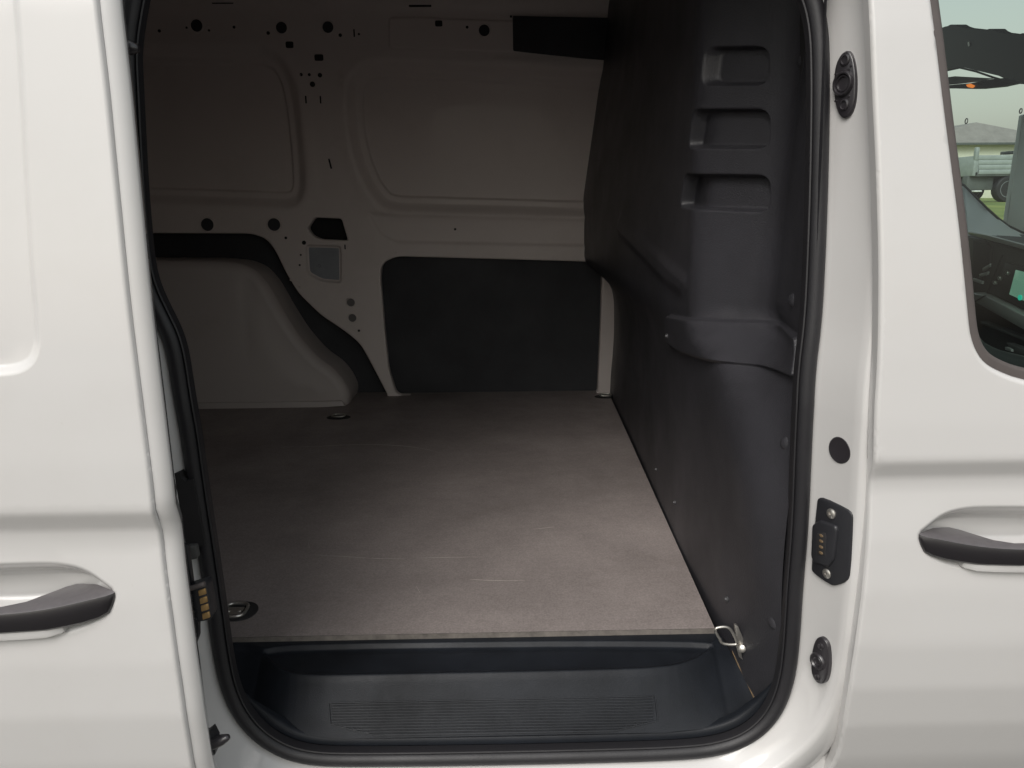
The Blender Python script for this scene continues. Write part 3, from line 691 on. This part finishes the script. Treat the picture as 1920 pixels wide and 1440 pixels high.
# near right: D-ring standing up on its bracket, in the corner of floor and bulkhead
e0 = onY(1383, 1203, .125)
br_ = prism('lashing_bracket', [onY(x, y, .096) for x, y in ((1378, 1172), (1384, 1174), (1398, 1207), (1397, 1218), (1388, 1222), (1380, 1196))], (0, .006, 0), M['chrome'], floor, .0008)
rp_ = [onY(x, y, .091) for x, y in ((1383, 1208), (1372, 1209), (1360, 1208), (1352, 1205), (1350, 1199), (1345, 1191), (1341, 1183), (1342, 1178), (1349, 1176), (1360, 1175), (1368, 1178), (1374, 1187), (1380, 1198))]
tube('ring', chaikin(rp_, 2), .0019, M['chrome'], br_, 10, True)
p = onY(1391, 1216, .092); lathe('bolt', frame3(p, (-.4, -.8, .3)), [(.0055, -.004), (.0052, .002), (.003, .0035), (0, .0036)], M['chrome'], br_, 12)
prism('bracket_strap', [onY(x, y, .094) for x, y in ((1380, 1210), (1388, 1214), (1393, 1238), (1386, 1232))], (0, .004, 0), M['chrome'], br_, .0006)

# ------------------------------------------------------------------ jamb fittings (front pillar)
def jX(Y, Z): return OX(Z)+.0255+(.008-(Y-tum(Z)))*.472
def pJ(x, y): return onSurf(x, y, lambda Y, Z: jX(Y, Z), 0)
JN = Vector((-1, -.472, 0)).normalized()
def jloc(mtx, px): inv = mtx.inverted(); return [tuple((inv @ Vector(pJ(x, y)))[:2]) for x, y in px]
def jplate(name, px, c, h, bev, material, smooth=2):
    mt = frame3(pJ(*c), JN); poly = np.array(jloc(mt, px)); poly = chaikin(poly, smooth) if smooth else poly
    return plate(name, mt, poly, -.006, h, bev, material, frame), mt
def jring(name, c, rad, prof, material, parent, sx=1.):
    mt = frame3(pJ(*c), JN); return lathe(name, mt, prof, material, parent, 26, sx)
up_px = [(1594, 93), (1603, 106), (1608, 135), (1609, 160), (1607, 192), (1599, 216), (1586, 224), (1575, 214), (1569, 188), (1567, 157), (1570, 124), (1580, 102)]
sp, _ = jplate('catch_plate', up_px, (1588, 158), .004, .0016, M['gloss'])
tag(sp, 'tall black oval catch plate, high on the pillar')
jring('socket', (1587, 157), 0, [(.0125, .002), (.0125, .0055), (.011, .0075), (.0095, .0075), (.0085, .0055), (.0085, .0045), (.0078, .006), (.0068, .006), (.006, .003), (0, .0015)], M['gloss'], sp)
for c in ((1590, 113), (1588, 197)): jring('screw', c, 0, [(.0058, .002), (.0056, .0048), (.0042, .0055), (.0036, .0042), (0, .004)], M['gloss'], sp)
for c in ((1601, 124), (1597, 131), (1597, 181), (1572, 140), (1572, 190)): jring('pip', c, 0, [(.0014, .003), (.0012, .0047), (0, .005)], M['gloss'], sp)
jring('blanking_plug', (1575, 844), 0, [(.0145, -.003), (.0145, .0006), (.0135, .0014), (.0125, .0012), (0, .0014)], M['gloss'], frame)
cp_px = [(1534, 940), (1537, 933), (1546, 933), (1590, 953), (1601, 962), (1602, 975), (1597, 1075), (1592, 1089), (1572, 1097), (1561, 1096), (1528, 1073), (1525, 1062)]
cpl, _ = jplate('contact_plate', cp_px, (1566, 1015), .004, .0016, M['plastic'], 1)
hp = [(1530, 982), (1545, 973), (1574, 984), (1577, 992), (1571, 1048), (1560, 1062), (1533, 1053), (1528, 1040)]
mt = frame3(pJ(1553, 1018), JN); hpoly = rounded(jloc(mt, hp), .003, 3)
hou = plate('contact_housing', mt, hpoly, .002, .0075, .0025, M['plastic'], cpl)
wp = [(1540, 997), (1558, 996), (1557, 1040), (1541, 1038)]
plate('contact_window', mt, rounded(jloc(mt, wp), .002, 2), .0072, .0078, .0003, M['void'], cpl)
for yy in (1002, 1012, 1023, 1034):
    q = mt @ Vector((*jloc(mt, [(1549, yy)])[0], .0077)); lathe('contact_pin', frame3(q, JN), [(.0019, 0), (.0016, .0004), (0, .0006)], M['rust'], cpl, 10, 1.6)
for c in ((1563, 962), (1555, 1074)): jring('screw', c, 0, [(.0058, .002), (.0056, .0046), (.004, .0058), (.0015, .0058), (.001, .0042), (0, .0042)], M['chrome'], cpl)
lo_px = [(1541, 1192), (1549, 1196), (1556, 1206), (1558, 1225), (1557, 1255), (1550, 1278), (1543, 1282), (1534, 1279), (1526, 1266), (1524, 1248), (1526, 1222), (1532, 1198)]
lp_, _ = jplate('catch_plate', lo_px, (1541, 1237), .004, .0014, M['gloss'])
tag(lp_, 'small black oval catch plate, low on the pillar')
jring('socket', (1538, 1238), 0, [(.0105, .002), (.0102, .0055), (.009, .0068), (.0075, .0068), (.006, .005), (.0052, .0058), (.004, .0055), (.0035, .004), (0, .0035)], M['gloss'], lp_)
for c in ((1543, 1210), (1536, 1268)): jring('screw', c, 0, [(.0045, .002), (.0043, .0048), (.003, .0054), (0, .004)], M['gloss'], lp_)

# ------------------------------------------------------------------ doors
def bowl_poly(px, proj): return chaikin([XZ(proj(x, y)) for x, y in px], 1)
bowl_r_px = [(1724, 998), (1740, 986), (1760, 970), (1780, 960), (1805, 954), (1835, 951), (1925, 951), (2010, 955), (2050, 985), (2055, 1015), (2035, 1050), (1990, 1068), (1920, 1071), (1847, 1070), (1805, 1066), (1780, 1061), (1760, 1053), (1742, 1043), (1728, 1028), (1722, 1012)]
bowl_r = bowl_poly(bowl_r_px, pF); tip_r = np.array(XZ(pF(1725, 1001)))
tip_l = np.array(XZ(pS(213, 1110)))
bowl_l = (bowl_r-tip_r)*[-1, 1]+tip_l
def bowl_h(uv, poly): d = sdist(uv, poly); return .034*sstep(d, -.003, .026)
# front door
gap_px = [(1632, 0), (1636, 100), (1641, 210), (1646, 315), (1650, 450), (1651, 560), (1648, 690), (1641, 800), (1631, 925), (1627, 1020), (1618, 1120), (1602, 1230), (1586, 1330), (1565, 1440)]
gap = [XZ(pF(x, y)) for x, y in gap_px]
gtop = gap[0]; gbot = gap[-1]
gap = [(gtop[0]-.045, gtop[1]+.30), (gtop[0]-.012, gtop[1]+.12)]+gap+[(gbot[0]-.02, gbot[1]-.12), (gbot[0]-.035, gbot[1]-.2)]
gap = chaikin(gap, 2, False)
fd_out = list(gap)+[(1.45, gap[-1][1]), (1.45, gap[0][1])]
win_px = [(1749, 0), (1757, 60), (1768, 150), (1779, 240), (1789, 315), (1801, 407), (1811, 500), (1818, 575), (1823, 625), (1832, 655), (1848, 680), (1875, 697), (1920, 714)]
win = [XZ(pF(x, y)) for x, y in win_px]
wt = win[0]; wb = win[-1]
win = [(wt[0]-.022, wt[1]+.17), (wt[0]-.014, wt[1]+.08)]+win+[(wb[0]+.10, wb[1]-.022), (wb[0]+.4, wb[1]-.04), (1.33, wb[1]-.03), (1.30, 1.2), (1.0, wt[1]+.22), (.7, wt[1]+.24), (wt[0]+.05, wt[1]+.235)]
win = chaikin(win, 2)
def h_fd(X, Z): uv = np.stack([X, Z], 1); return hF(Z)+bowl_h(uv, bowl_r)
bfe = [-.003, .002, .006, .01, .014, .018, .022, .026]
fdoor = sheet('front_door', fd_out, h_fd, 'XZ', M['white'], van, holes=[win], step=.014, ls=.01, r_out=.0042, r_hole=.0055, rim=.012, rim_hole=.012, feats=[(bowl_r, bfe, .006), ([(.3, .885), (1.4, .885), (1.4, .8851), (.3, .8851)], [-.012, -.006, -.003, 0, .003, .006, .012, .02], .01)])
def hin(X, Z): return hF(Z)+.018
w2 = offset(win, -.0005); w3 = offset(win, -.0108); w3[:, 1] = np.where(w3[:, 0] > 0, w3[:, 1], w3[:, 1])
sheet('window_seal', offset(win, .002), lambda X, Z: hF(Z)+.0065+.0*X, 'XZ', M['felt'], fdoor, holes=[w3], step=.05, ls=.012, r_out=.001, r_hole=.004, rim_hole=.012)
sheet('window_glass', offset(win, -.008), lambda X, Z: hF(Z)+.016, 'XZ', M['glass'], fdoor, step=.06, ls=.03)
sheet('inner_edge', offset(win, .02), lambda X, Z: hF(Z)+.026, 'XZ', M['cabdark'], fdoor, holes=[offset(win, -.021)], step=.08, ls=.02, r_hole=.006, rim_hole=.02)
box('lower_trim', (.40, .0, .38), (1.42, .02, .93), M['cabdark'], fdoor, .005)

def handle(parent, tip, s, h, off):
    """pull handle: satin black bar with its foot, paint-coloured lower strip; s = +1 runs to +X"""
    us = np.array([0, .002, .006, .014, .026, .040, .050, .058, .068, .082, .10, .13, .16, .185, .20, .207])
    ut = np.interp(us, [0, .02, .045, .075, .11, .16, .207], [-.001, -.0035, -.0075, -.0110, -.0125, -.011, -.004])
    ub = np.interp(us, [0, .004, .012, .03, .06, .12, .17, .2, .207], [-.006, -.019, -.0235, -.0275, -.031, -.0325, -.031, -.022, -.012])
    yf = np.interp(us, [0, .004, .03, .06, .11, .17, .2, .207], [.001, -.003, -.009, -.0125, -.0145, -.012, -.004, .001])
    yb = np.interp(us, [0, .01, .03, .05, .058, .068, .082, .10, .15, .17, .185, .207], [.004, .012, .028, .034, .031, .022, .008, .001, .001, .012, .03, .004])
    v = []; f = []
    for i, u in enumerate(us):
        X = tip[0]+s*u; zt_ = tip[1]+ut[i]; zb_ = tip[1]+ub[i]; Y0 = h(zt_)-off; a, b = Y0+yf[i], Y0+yb[i]
        bv = min(.0022, (zt_-zb_)*.2, (b-a)*.3)
        mid = (zt_+zb_)/2
        v += [(X, a+bv, zt_), (X, a+bv*.3, zt_-bv*.3), (X, a, zt_-bv), (X, a-.001, mid), (X, a, zb_+bv), (X, a+bv, zb_), (X, b-bv, zb_), (X, b, zb_+bv), (X, b, zt_-bv), (X, b-bv, zt_+.0006)]
    k = 10
    for i in range(len(us)-1):
        for j in range(k): f.append((i*k+j, i*k+(j+1) % k, (i+1)*k+(j+1) % k, (i+1)*k+j))
    f.append(tuple(range(k))); f.append(tuple((len(us)-1)*k+j for j in range(k)))
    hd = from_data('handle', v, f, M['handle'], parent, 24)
    us = np.array([.046, .048, .06, .08, .12, .155, .159]); v = []; f = []
    for i, u in enumerate(us):
        X = tip[0]+s*u; zt_ = tip[1]+np.interp(u, [.04, .06, .12, .16], [-.0285, -.0305, -.032, -.031]); zb_ = zt_-np.interp(u, [.046, .049, .08, .13, .159], [.007, .0095, .0105, .010, .004])
        Y0 = h(zt_)-off+np.interp(u, [.046, .06, .12, .159], [-.005, -.0085, -.0105, -.007]); bv = .0012
        v += [(X, Y0+.004, zt_), (X, Y0+bv*.4, zt_-bv*.5), (X, Y0, zt_-bv*1.4), (X, Y0+.0015, zb_+bv), (X, Y0+.004, zb_), (X, Y0+.016, zb_+.001), (X, Y0+.016, zt_)]
    k = 7
    for i in range(len(us)-1):
        for j in range(k): f.append((i*k+j, i*k+(j+1) % k, (i+1)*k+(j+1) % k, (i+1)*k+j))
    f.append(tuple(range(k))); f.append(tuple((len(us)-1)*k+j for j in range(k)))
    from_data('handle_strip', v, f, M['white'], parent, 40)
    return hd
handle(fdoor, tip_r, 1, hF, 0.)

# sliding door (open, slid to the rear)
edge_px = [(181, 0), (200, 150), (213, 290), (228, 440), (244, 600), (260, 720), (272, 820), (286, 920), (297, 985), (305, 1050), (315, 1110), (325, 1190), (337, 1270), (350, 1360), (362, 1440)]
edge = [XZ(pS(x, y)) for x, y in edge_px]; et = edge[0]; eb = edge[-1]
edge = [(et[0]-.01, et[1]+.22), (et[0]-.002, et[1]+.1)]+edge+[(eb[0]-.002, eb[1]-.08), (eb[0]-.01, eb[1]-.16)]
edge = resample(chaikin(edge, 3, False), .012, False)
for _ in range(3): edge[1:-1] = (edge[:-2]+2*edge[1:-1]+edge[2:])/4
sd_out = list(edge)+[(-1.15, edge[-1][1]), (-1.15, edge[0][1])]
pnl_px = [(36, 0), (45, 150), (52, 290), (60, 430), (69, 560), (74, 625), (74, 650), (64, 680), (42, 697), (10, 703), (-60, 706)]
pnl = [XZ(pS(x, y)) for x, y in pnl_px]
pnl = [(pnl[0][0]-.006, pnl[0][1]+.14)]+pnl+[(-1.02, pnl[-1][1]), (-1.02, pnl[0][1]+.14)]
pnl = chaikin(pnl, 2)
def h_sd(X, Z): uv = np.stack([X, Z], 1); return hF(Z)-SD+bowl_h(uv, bowl_l)+.0055*sstep(sdist(uv, pnl), -.001, .0085)
sdoor = sheet('sliding_door', sd_out, h_sd, 'XZ', M['white'], van, step=.014, ls=.01, r_out=.0042, rim=0, feats=[(bowl_l, bfe, .006), (pnl, [-.002, .001, .003, .0045, .006, .0085], .008), ([(-1.1, .885), (-.3, .885), (-.3, .8851), (-1.1, .8851)], [-.012, -.006, -.003, 0, .003, .006, .012, .02], .01)])
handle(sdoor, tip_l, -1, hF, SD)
# shut face of the door: hem, groove and inner shell
v = []; f = []; hp = [(.0001, .0043), (.0030, .0050), (.0065, .0062), (.0098, .0085), (.0122, .0113), (.0134, .0140), (.0120, .0175), (.0040, .038), (-.03, .040)]
for i, (x, z) in enumerate(edge):
    y0 = hF(z)-SD
    dip = .0
    for a, b in hp: v.append((x+a, y0+b, z))
    if i:
        k = len(hp)
        for j in range(k-1): f.append(((i-1)*k+j, (i-1)*k+j+1, i*k+j+1, i*k+j))
shell = from_data('shut_face', v, f, M['white'], sdoor, 50)
sheet('inner_shell', [(p[0]-.025, p[1]) for p in edge]+[(-1.13, edge[-1][1]), (-1.13, edge[0][1])], lambda X, Z: hF(Z)-SD+.041, 'XZ', M['white'], sdoor, step=.06, ls=.03, sgn=-1)

# fittings on the sliding door's leading edge
DY = lambda z: float(hF(z))-SD+.030
def pD(x, y): return onY(x, y, -.115)
# contact block with four brass pads
bp = [pD(*q) for q in ((346, 1105), (384, 1094), (388, 1100), (397, 1155), (394, 1163), (352, 1170))]
cb = prism('contact_block', bp, (0, .016, 0), M['plastic'], sdoor, .0012)
tube('block_cap', [onY(x, y, -.117) for x, y in ((346, 1109), (356, 1104), (370, 1099), (384, 1095))], .0026, M['silver'] if False else M['felt'], cb, 8)
for (a, b_) in ((1107, 0), (1122, 1), (1136, 2), (1151, 3)):
    x0 = 371+b_*2.4
    prism('contact_pad', [onY(x, y, -.1162) for x, y in ((x0, a+1), (x0+14, a-4), (x0+16, a+7), (x0+1.5, a+12))], (0, .008, 0), M['brass'], cb, .0008)
    tube('block_rib', [onY(x, y, -.1155) for x, y in ((x0-19, a+13), (x0-13, a+10), (x0-8, a+9))], .0012, M['plastic'], cb, 6)
prism('block_bracket', [onY(x, y, -.108) for x, y in ((338, 1020), (352, 1024), (360, 1096), (372, 1172), (373, 1192), (360, 1228), (345, 1150))], (0, .006, 0), M['plastic'], sdoor, .001)
# guide pins
def pin(a, b, r0, r1, yy, parent):
    p = Vector(onY(*a, yy)); q = Vector(onY(*b, yy)); d = q-p
    return tube('guide_pin', [p, p+d*.25, p+d*.6, p+d*.88, p+d*.97, q], [r0, r0, r0*.8+r1*.2, r1, r1*.75, r1*.25], M['gloss'], parent, 12)
pin((226, 88), (261, 92), .0062, .0038, -.07, sdoor)
pin((398, 1395), (430, 1381), .0058, .0036, -.115, sdoor)
prism('pin_base', [pD(*q) for q in ((384, 1380), (396, 1370), (405, 1388), (404, 1414), (395, 1424))], (0, .012, 0), M['plastic'], sdoor, .001)
prism('pin_base', [pD(*q) for q in ((379, 1352), (383, 1352), (389, 1378), (386, 1384))], (0, .006, 0), M['gloss'], sdoor)
# dark slot in the shut face and rail cavity in the rear jamb
prism('latch_slot', [pD(*q) for q in ((321, 898), (324, 900), (328, 918), (328, 936), (325, 930))], (0, .004, 0), M['void'], sdoor)
rc = [onY(x, y, .004) for x, y in ((322, 888), (337, 886), (340, 897), (348, 903), (362, 898), (384, 1022), (330, 1040))]
prism('rail_cavity', rc, (0, .015, 0), M['void'], frame)
prism('rail_roller', [onY(x, y, -.004) for x, y in ((342, 1026), (366, 1024), (371, 1048), (346, 1054))], (0, .01, 0), M['cabmid'], frame, .002)

# ------------------------------------------------------------------ cab, seen through the front door glass
DX = 1.15
cabf = lambda x, y, X=DX: onX(x, y, X)
dash = prism('dashboard', [cabf(*q) for q in ((1790, 446), (1816, 440), (1870, 448), (1960, 475), (2040, 520), (2040, 900), (1740, 760))], (.32, 0, 0), M['cabdark'], van, .01)
top_px = [(1790, 338), (1808, 349), (1830, 371), (1850, 391), (1870, 409), (1890, 424), (1915, 436), (1960, 447), (2040, 470), (2040, 520), (1960, 478), (1870, 450), (1816, 441), (1790, 447)]
prism('dash_top', [cabf(x, y, DX+(.16 if i < 9 else .03)) for i, (x, y) in enumerate(top_px)], (.006, 0, -.004), M['dashtop'], dash, 0)
tube('windscreen_edge', [cabf(x, y-1, DX+.155) for x, y in top_px[:9]], .003, M['cabdark'], dash, 6)
def dpoly(name, px, dx, th, m_, bev=.002): return prism(name, [cabf(x, y, DX-dx) for x, y in px], (th, 0, 0), M[m_], dash, bev)
dpoly('trim_strip', ((1815, 434), (1850, 441), (1960, 470), (1960, 480), (1850, 449), (1815, 440)), .012, .01, 'silver')
dpoly('dash_panel', ((1816, 444), (1850, 452), (1960, 485), (1960, 610), (1846, 556), (1822, 546)), .004, .01, 'cabmid')
dpoly('air_vent', ((1824, 450), (1848, 455), (1857, 465), (1855, 495), (1840, 527), (1824, 520)), .010, .008, 'void')
for k, (x0, y0, x1, y1) in enumerate(((1842, 503, 1856, 494), (1836, 514, 1852, 509), (1824, 521, 1842, 527))):
    dpoly('vent_blade', ((x0, y0), (x1, y1), (x1-1, y1+6), (x0, y0+6)), .016, .005, 'silver', .0008)
dpoly('panel_gap', ((1878, 478), (1880, 478), (1850, 553), (1848, 553)), .0055, .004, 'void', 0)
dpoly('screen_bezel', ((1884, 492), (1960, 512), (1960, 592), (1862, 552)), .012, .01, 'cabdark')
dpoly('screen', ((1904, 506), (1960, 520), (1960, 582), (1892, 552)), .0135, .004, 'screen', .0005)
ic = cabf(1912, 558, DX-.015); lathe('screen_icon', frame3(ic, (-1, 0, 0)), [(.006, -.002), (.006, .0005), (0, .0006)], M['green'], dash, 14)
for x, y in ((1877, 522), (1868, 530), (1891, 512)): lathe('knob', frame3(cabf(x, y, DX-.012), (-1, -.3, .2)), [(.005, -.004), (.0048, .006), (.003, .008), (0, .008)], M['chrome'], dash, 12)
dpoly('shelf_strip', ((1824, 548), (1846, 555), (1960, 612), (1960, 642), (1828, 567)), .03, .03, 'silver', .003)
dpoly('strip_gap', ((1845, 554), (1847, 555), (1829, 566), (1827, 565)), .0315, .004, 'void', 0)
dpoly('lower_lip', ((1838, 602), (1960, 650), (1960, 655), (1838, 607)), .02, .02, 'cabmid', .001)
dpoly('cubby', ((1885, 642), (1920, 655), (1925, 668), (1900, 664)), .03, .02, 'cabmid', .003)
dpoly('switch', ((1884, 650), (1896, 655), (1896, 660), (1884, 656)), .035, .008, 'silver', .001)
# visor band, headlining, mirror, far windscreen pillar
vis = [(1700, 75), (1772, 52), (1780, 46), (1793, 46), (1805, 55), (1840, 59), (1852, 54), (1864, 54), (1873, 64), (1905, 68), (1914, 62), (1930, 63), (1945, 74), (2040, 86), (2040, 200), (1960, 172), (1920, 158), (1900, 157), (1872, 142), (1805, 126), (1787, 127), (1700, 140)]
prism('sun_visor', [onX(x, y, 1.22) for x, y in vis], (.03, 0, 0), M['cabdark'], van, .003)
prism('visor_clip', [onX(x, y, 1.217) for x, y in ((1814, 80), (1817, 78), (1818, 86), (1815, 87))], (.004, 0, 0), M['silver'], van)
mi = prism('rear_view_mirror', [onX(x, y, 1.0) for x, y in ((1760, 166), (1793, 166), (1830, 167), (1870, 163), (1903, 156), (1882, 146), (1862, 148), (1820, 156), (1785, 159), (1760, 160))], (.02, 0, 0), M['cabdark'], van, .002)
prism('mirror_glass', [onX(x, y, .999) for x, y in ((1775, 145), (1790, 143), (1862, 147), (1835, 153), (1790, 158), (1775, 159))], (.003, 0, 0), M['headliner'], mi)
tube('mirror_rim', [onX(x, y, .998) for x, y in ((1772, 133), (1786, 130), (1800, 127), (1830, 134), (1862, 145), (1900, 156))], .002, M['cabdark'], mi, 6)
prism('mirror_lamp', [onX(x, y, .997) for x, y in ((1811, 159), (1818, 157), (1826, 161), (1822, 165), (1814, 163))], (.003, 0, 0), M['amber'], mi)
prism('windscreen_pillar', [onY(x, y, 1.47) for x, y in ((1884, 440), (1897, 360), (1908, 290), (1918, 215), (1985, 200), (1960, 330), (1945, 460))], (0, .02, 0), M['pale'], van, .004)
prism('headlining', [(.45, .10, 1.705), (1.30, .10, 1.705), (1.30, 1.4, 1.705), (.45, 1.4, 1.705)], (0, 0, .015), M['headliner'], van, .005)
prism('cab_roof_panel', [(1.3, .04, 1.735), (1.75, .12, 1.70), (1.75, 1.5, 1.70), (1.3, 1.56, 1.735)], (0, 0, .008), M['white'], van)
ws = prism('windscreen', [(1.74, .12, 1.69), (1.74, 1.48, 1.69), (2.05, 1.46, 1.06), (2.05, .14, 1.06)], (.004, 0, .004), M['wind'], van)
for x, y, r in ((1812, 227, 5.5), (1914, 208, 4.5)):
    p = onX(x, y, 1.8); tube('windscreen_ring', [p+np.array([0, math.cos(t)*.0075*r/5, math.sin(t)*.0085*r/5]) for t in np.linspace(0, 2*math.pi, 17)[:-1]], .0022, M['felt'], van, 6, True)
box('cab_floor', (.45, .05, .40), (2.0, 1.55, .44), M['void'], van, 0)
box('far_front_door', (.46, 1.52, .42), (1.44, 1.56, .96), M['cabdark'], van, .01)
box('nose_wall', (1.55, .05, .40), (1.6, 1.55, 1.0), M['cabdark'], van, .01)
box('bonnet', (1.62, .05, .55), (2.5, 1.55, .96), M['white'], van, .06)
from_wheel = None
def road_wheel(c, r, wdt, parent, sx=1):
    c = Vector(c); mt = frame3(c, (0, -1, 0))
    t = lathe('tyre', mt, [(r*.62, -wdt/2), (r*.9, -wdt/2), (r*.985, -wdt*.38), (r, -wdt*.2), (r, wdt*.2), (r*.985, wdt*.38), (r*.9, wdt/2), (r*.64, wdt/2), (r*.62, wdt*.4)], M['rubber'], parent, 32)
    lathe('rim', mt, [(r*.62, -wdt*.3), (r*.63, wdt*.42), (r*.58, wdt*.44), (r*.52, wdt*.2), (r*.34, wdt*.3), (r*.2, wdt*.36), (r*.12, wdt*.36), (0, wdt*.34)], M['galv'], t, 24)
    return t

# ------------------------------------------------------------------ far things through the glass
TY = 24.
T3 = lambda x, y, Y=TY: onY(x, y, Y)
gT = float(gz(0, TY))
tp = T3(1888, 378); k = 1.0
truck = tag(empty('flatbed_truck', (tp[0], TY, gT)), 'grey flatbed truck with slatted drop sides parked on the grass', 'truck')
M['trk'] = mat('truck_grey', (.30, .33, .32), .5, var=.15, vscale=3); M['trkd'] = mat('truck_chassis', (.09, .1, .095), .7, var=.2, vscale=3)
M['roof2'] = mat('hall_roof_tiles', (.235, .215, .20), .8, var=.15, vscale=1.5); M['wall2'] = mat('hall_render', (.74, .72, .60), .8, var=.06); M['yel'] = mat('straw_fence', (.55, .5, .28), .8, var=.2, vscale=3)
M['carw'] = mat('car_paint_white', (.75, .75, .74), .3, coat=.5); M['dk'] = mat('dark_window', (.03, .035, .035), .2)
def tpart(name, lo_px, hi_px, dy, th, m_, bev=.02):
    a = T3(*lo_px); b = T3(*hi_px)
    o = box(name, (min(a[0], b[0]), TY+dy, min(a[2], b[2])), (max(a[0], b[0]), TY+dy+th, max(a[2], b[2])), M[m_], None, bev)
    o.parent = truck; o.matrix_parent_inverse = Matrix.Translation(truck.location).inverted(); return o
def tadopt(o): o.parent = truck; o.matrix_parent_inverse = Matrix.Translation(truck.location).inverted(); return o
for i, (y0, y1) in enumerate(((291, 299), (300, 308), (309, 317), (318, 326))):
    for dy, nm in ((0, 'side_board'), (2.2, 'side_board')): tpart(nm, (1836, y0), (2030, y1-.8), dy, .05, 'trk')
tpart('bed_floor', (1829, 322), (2040, 329), .02, 2.2, 'trkd'); tpart('chassis_rail', (1829, 331), (2150, 342), .5, .2, 'trkd'); tpart('chassis_rail', (1829, 331), (2150, 342), 1.6, .2, 'trkd')
tpart('underrun_guard', (1822, 330), (1868, 356), .2, .3, 'trkd'); tpart('rear_board', (1829, 292), (1833, 330), .02, 2.2, 'trk'); tpart('rear_post', (1831, 276), (1835, 300), .0, .12, 'trk'); tpart('crossbar', (1824, 357), (1838, 360), -.1, .2, 'carw')
tpart('toolbox', (1902, 282), (1918, 288), .2, .5, 'dk')
tadopt(road_wheel((tp[0], TY+.15, gT+.40), .41, .3, None)); tadopt(road_wheel((tp[0], TY+2.0, gT+.40), .41, .3, None))
q = T3(2110, 378); tadopt(road_wheel((q[0], TY+.15, gT+.40), .41, .3, None)); tadopt(road_wheel((q[0], TY+2.0, gT+.40), .41, .3, None))
tpart('cab', (2045, 250), (2160, 352), 0, 2.2, 'carw', .12); tpart('cab_window', (2075, 258), (2140, 292), -.02, .3, 'dk', .03)
# white car behind
cy_ = 30.; g2 = float(gz(0, cy_)); a = onY(1800, 357, cy_)
car = tag(empty('parked_car', (a[0], cy_, g2)), 'white car half hidden behind the truck tail', 'car')
body = chaikin([(-2.2, .35), (-2.2, .75), (-1.9, .95), (-1.3, 1.02), (-.6, 1.45), (.7, 1.48), (1.3, 1.05), (2.1, .9), (2.2, .6), (2.15, .35)], 2)
def cadopt(o): o.parent = car; o.matrix_parent_inverse = Matrix.Translation(car.location).inverted(); return o
cadopt(prism('body', [(a[0]-.9+x, cy_, g2+z) for x, z in body], (0, 1.7, 0), M['carw'], None, .05))
cadopt(prism('side_window', [(a[0]-.9+x, cy_-.02, g2+z) for x, z in ((-1.05, 1.02), (-.52, 1.38), (.62, 1.40), (1.0, 1.06))], (0, .05, 0), M['dk'], None, .01))
for dx in (-1.35, 1.35):
    for dy in (.08, 1.62): cadopt(road_wheel((a[0]-.9+dx, cy_+dy, g2+.31), .31, .2, None))
# hall
BY = 60.; gb = float(gz(0, BY)); ap = onY(1860, 227, BY); el = onY(1780, 268, BY); bl_ = onY(1780, 345, BY)
hall = tag(empty('hall', (ap[0], BY+6, gb)), 'cream walled hall with a low brown hipped roof', 'building')
def hadopt(o): o.parent = hall; o.matrix_parent_inverse = Matrix.Translation(hall.location).inverted(); return o
ze = el[2]-.05; hw = 7.2
hadopt(box('wall', (ap[0]-hw+.5, BY+.5, gb-.3), (ap[0]+hw-.5, BY+13.5, ze+.02), M['wall2'], None, .02))
rv = [(ap[0]-hw, BY, ze), (ap[0]+hw, BY, ze), (ap[0]+hw, BY+14, ze), (ap[0]-hw, BY+14, ze), (ap[0], BY+2.0, ap[2]+.1), (ap[0], BY+12, ap[2]+.1)]
hadopt(from_data('roof', rv, [(0, 1, 4), (1, 2, 5, 4), (2, 3, 5), (3, 0, 4, 5), (3, 2, 1, 0)], M['roof2'], None, None))
hadopt(box('gutter', (ap[0]-hw-.1, BY-.12, ze-.12), (ap[0]+hw+.1, BY+.02, ze+.06), M['trkd'], None, .02))
f0 = onY(1780, 310, 45.); f1 = onY(1826, 311, 45.)
fen = tag(prism('straw_fence', [(f0[0]-6, 45., gb-.3), (f1[0]+.3, 45., gb-.3), (f1[0]+.3, 45., f1[2]), (f0[0]-6, 45., f0[2])], (0, .08, 0), M['yel'], None), 'straw yellow screen fence in front of the hall', 'fence')
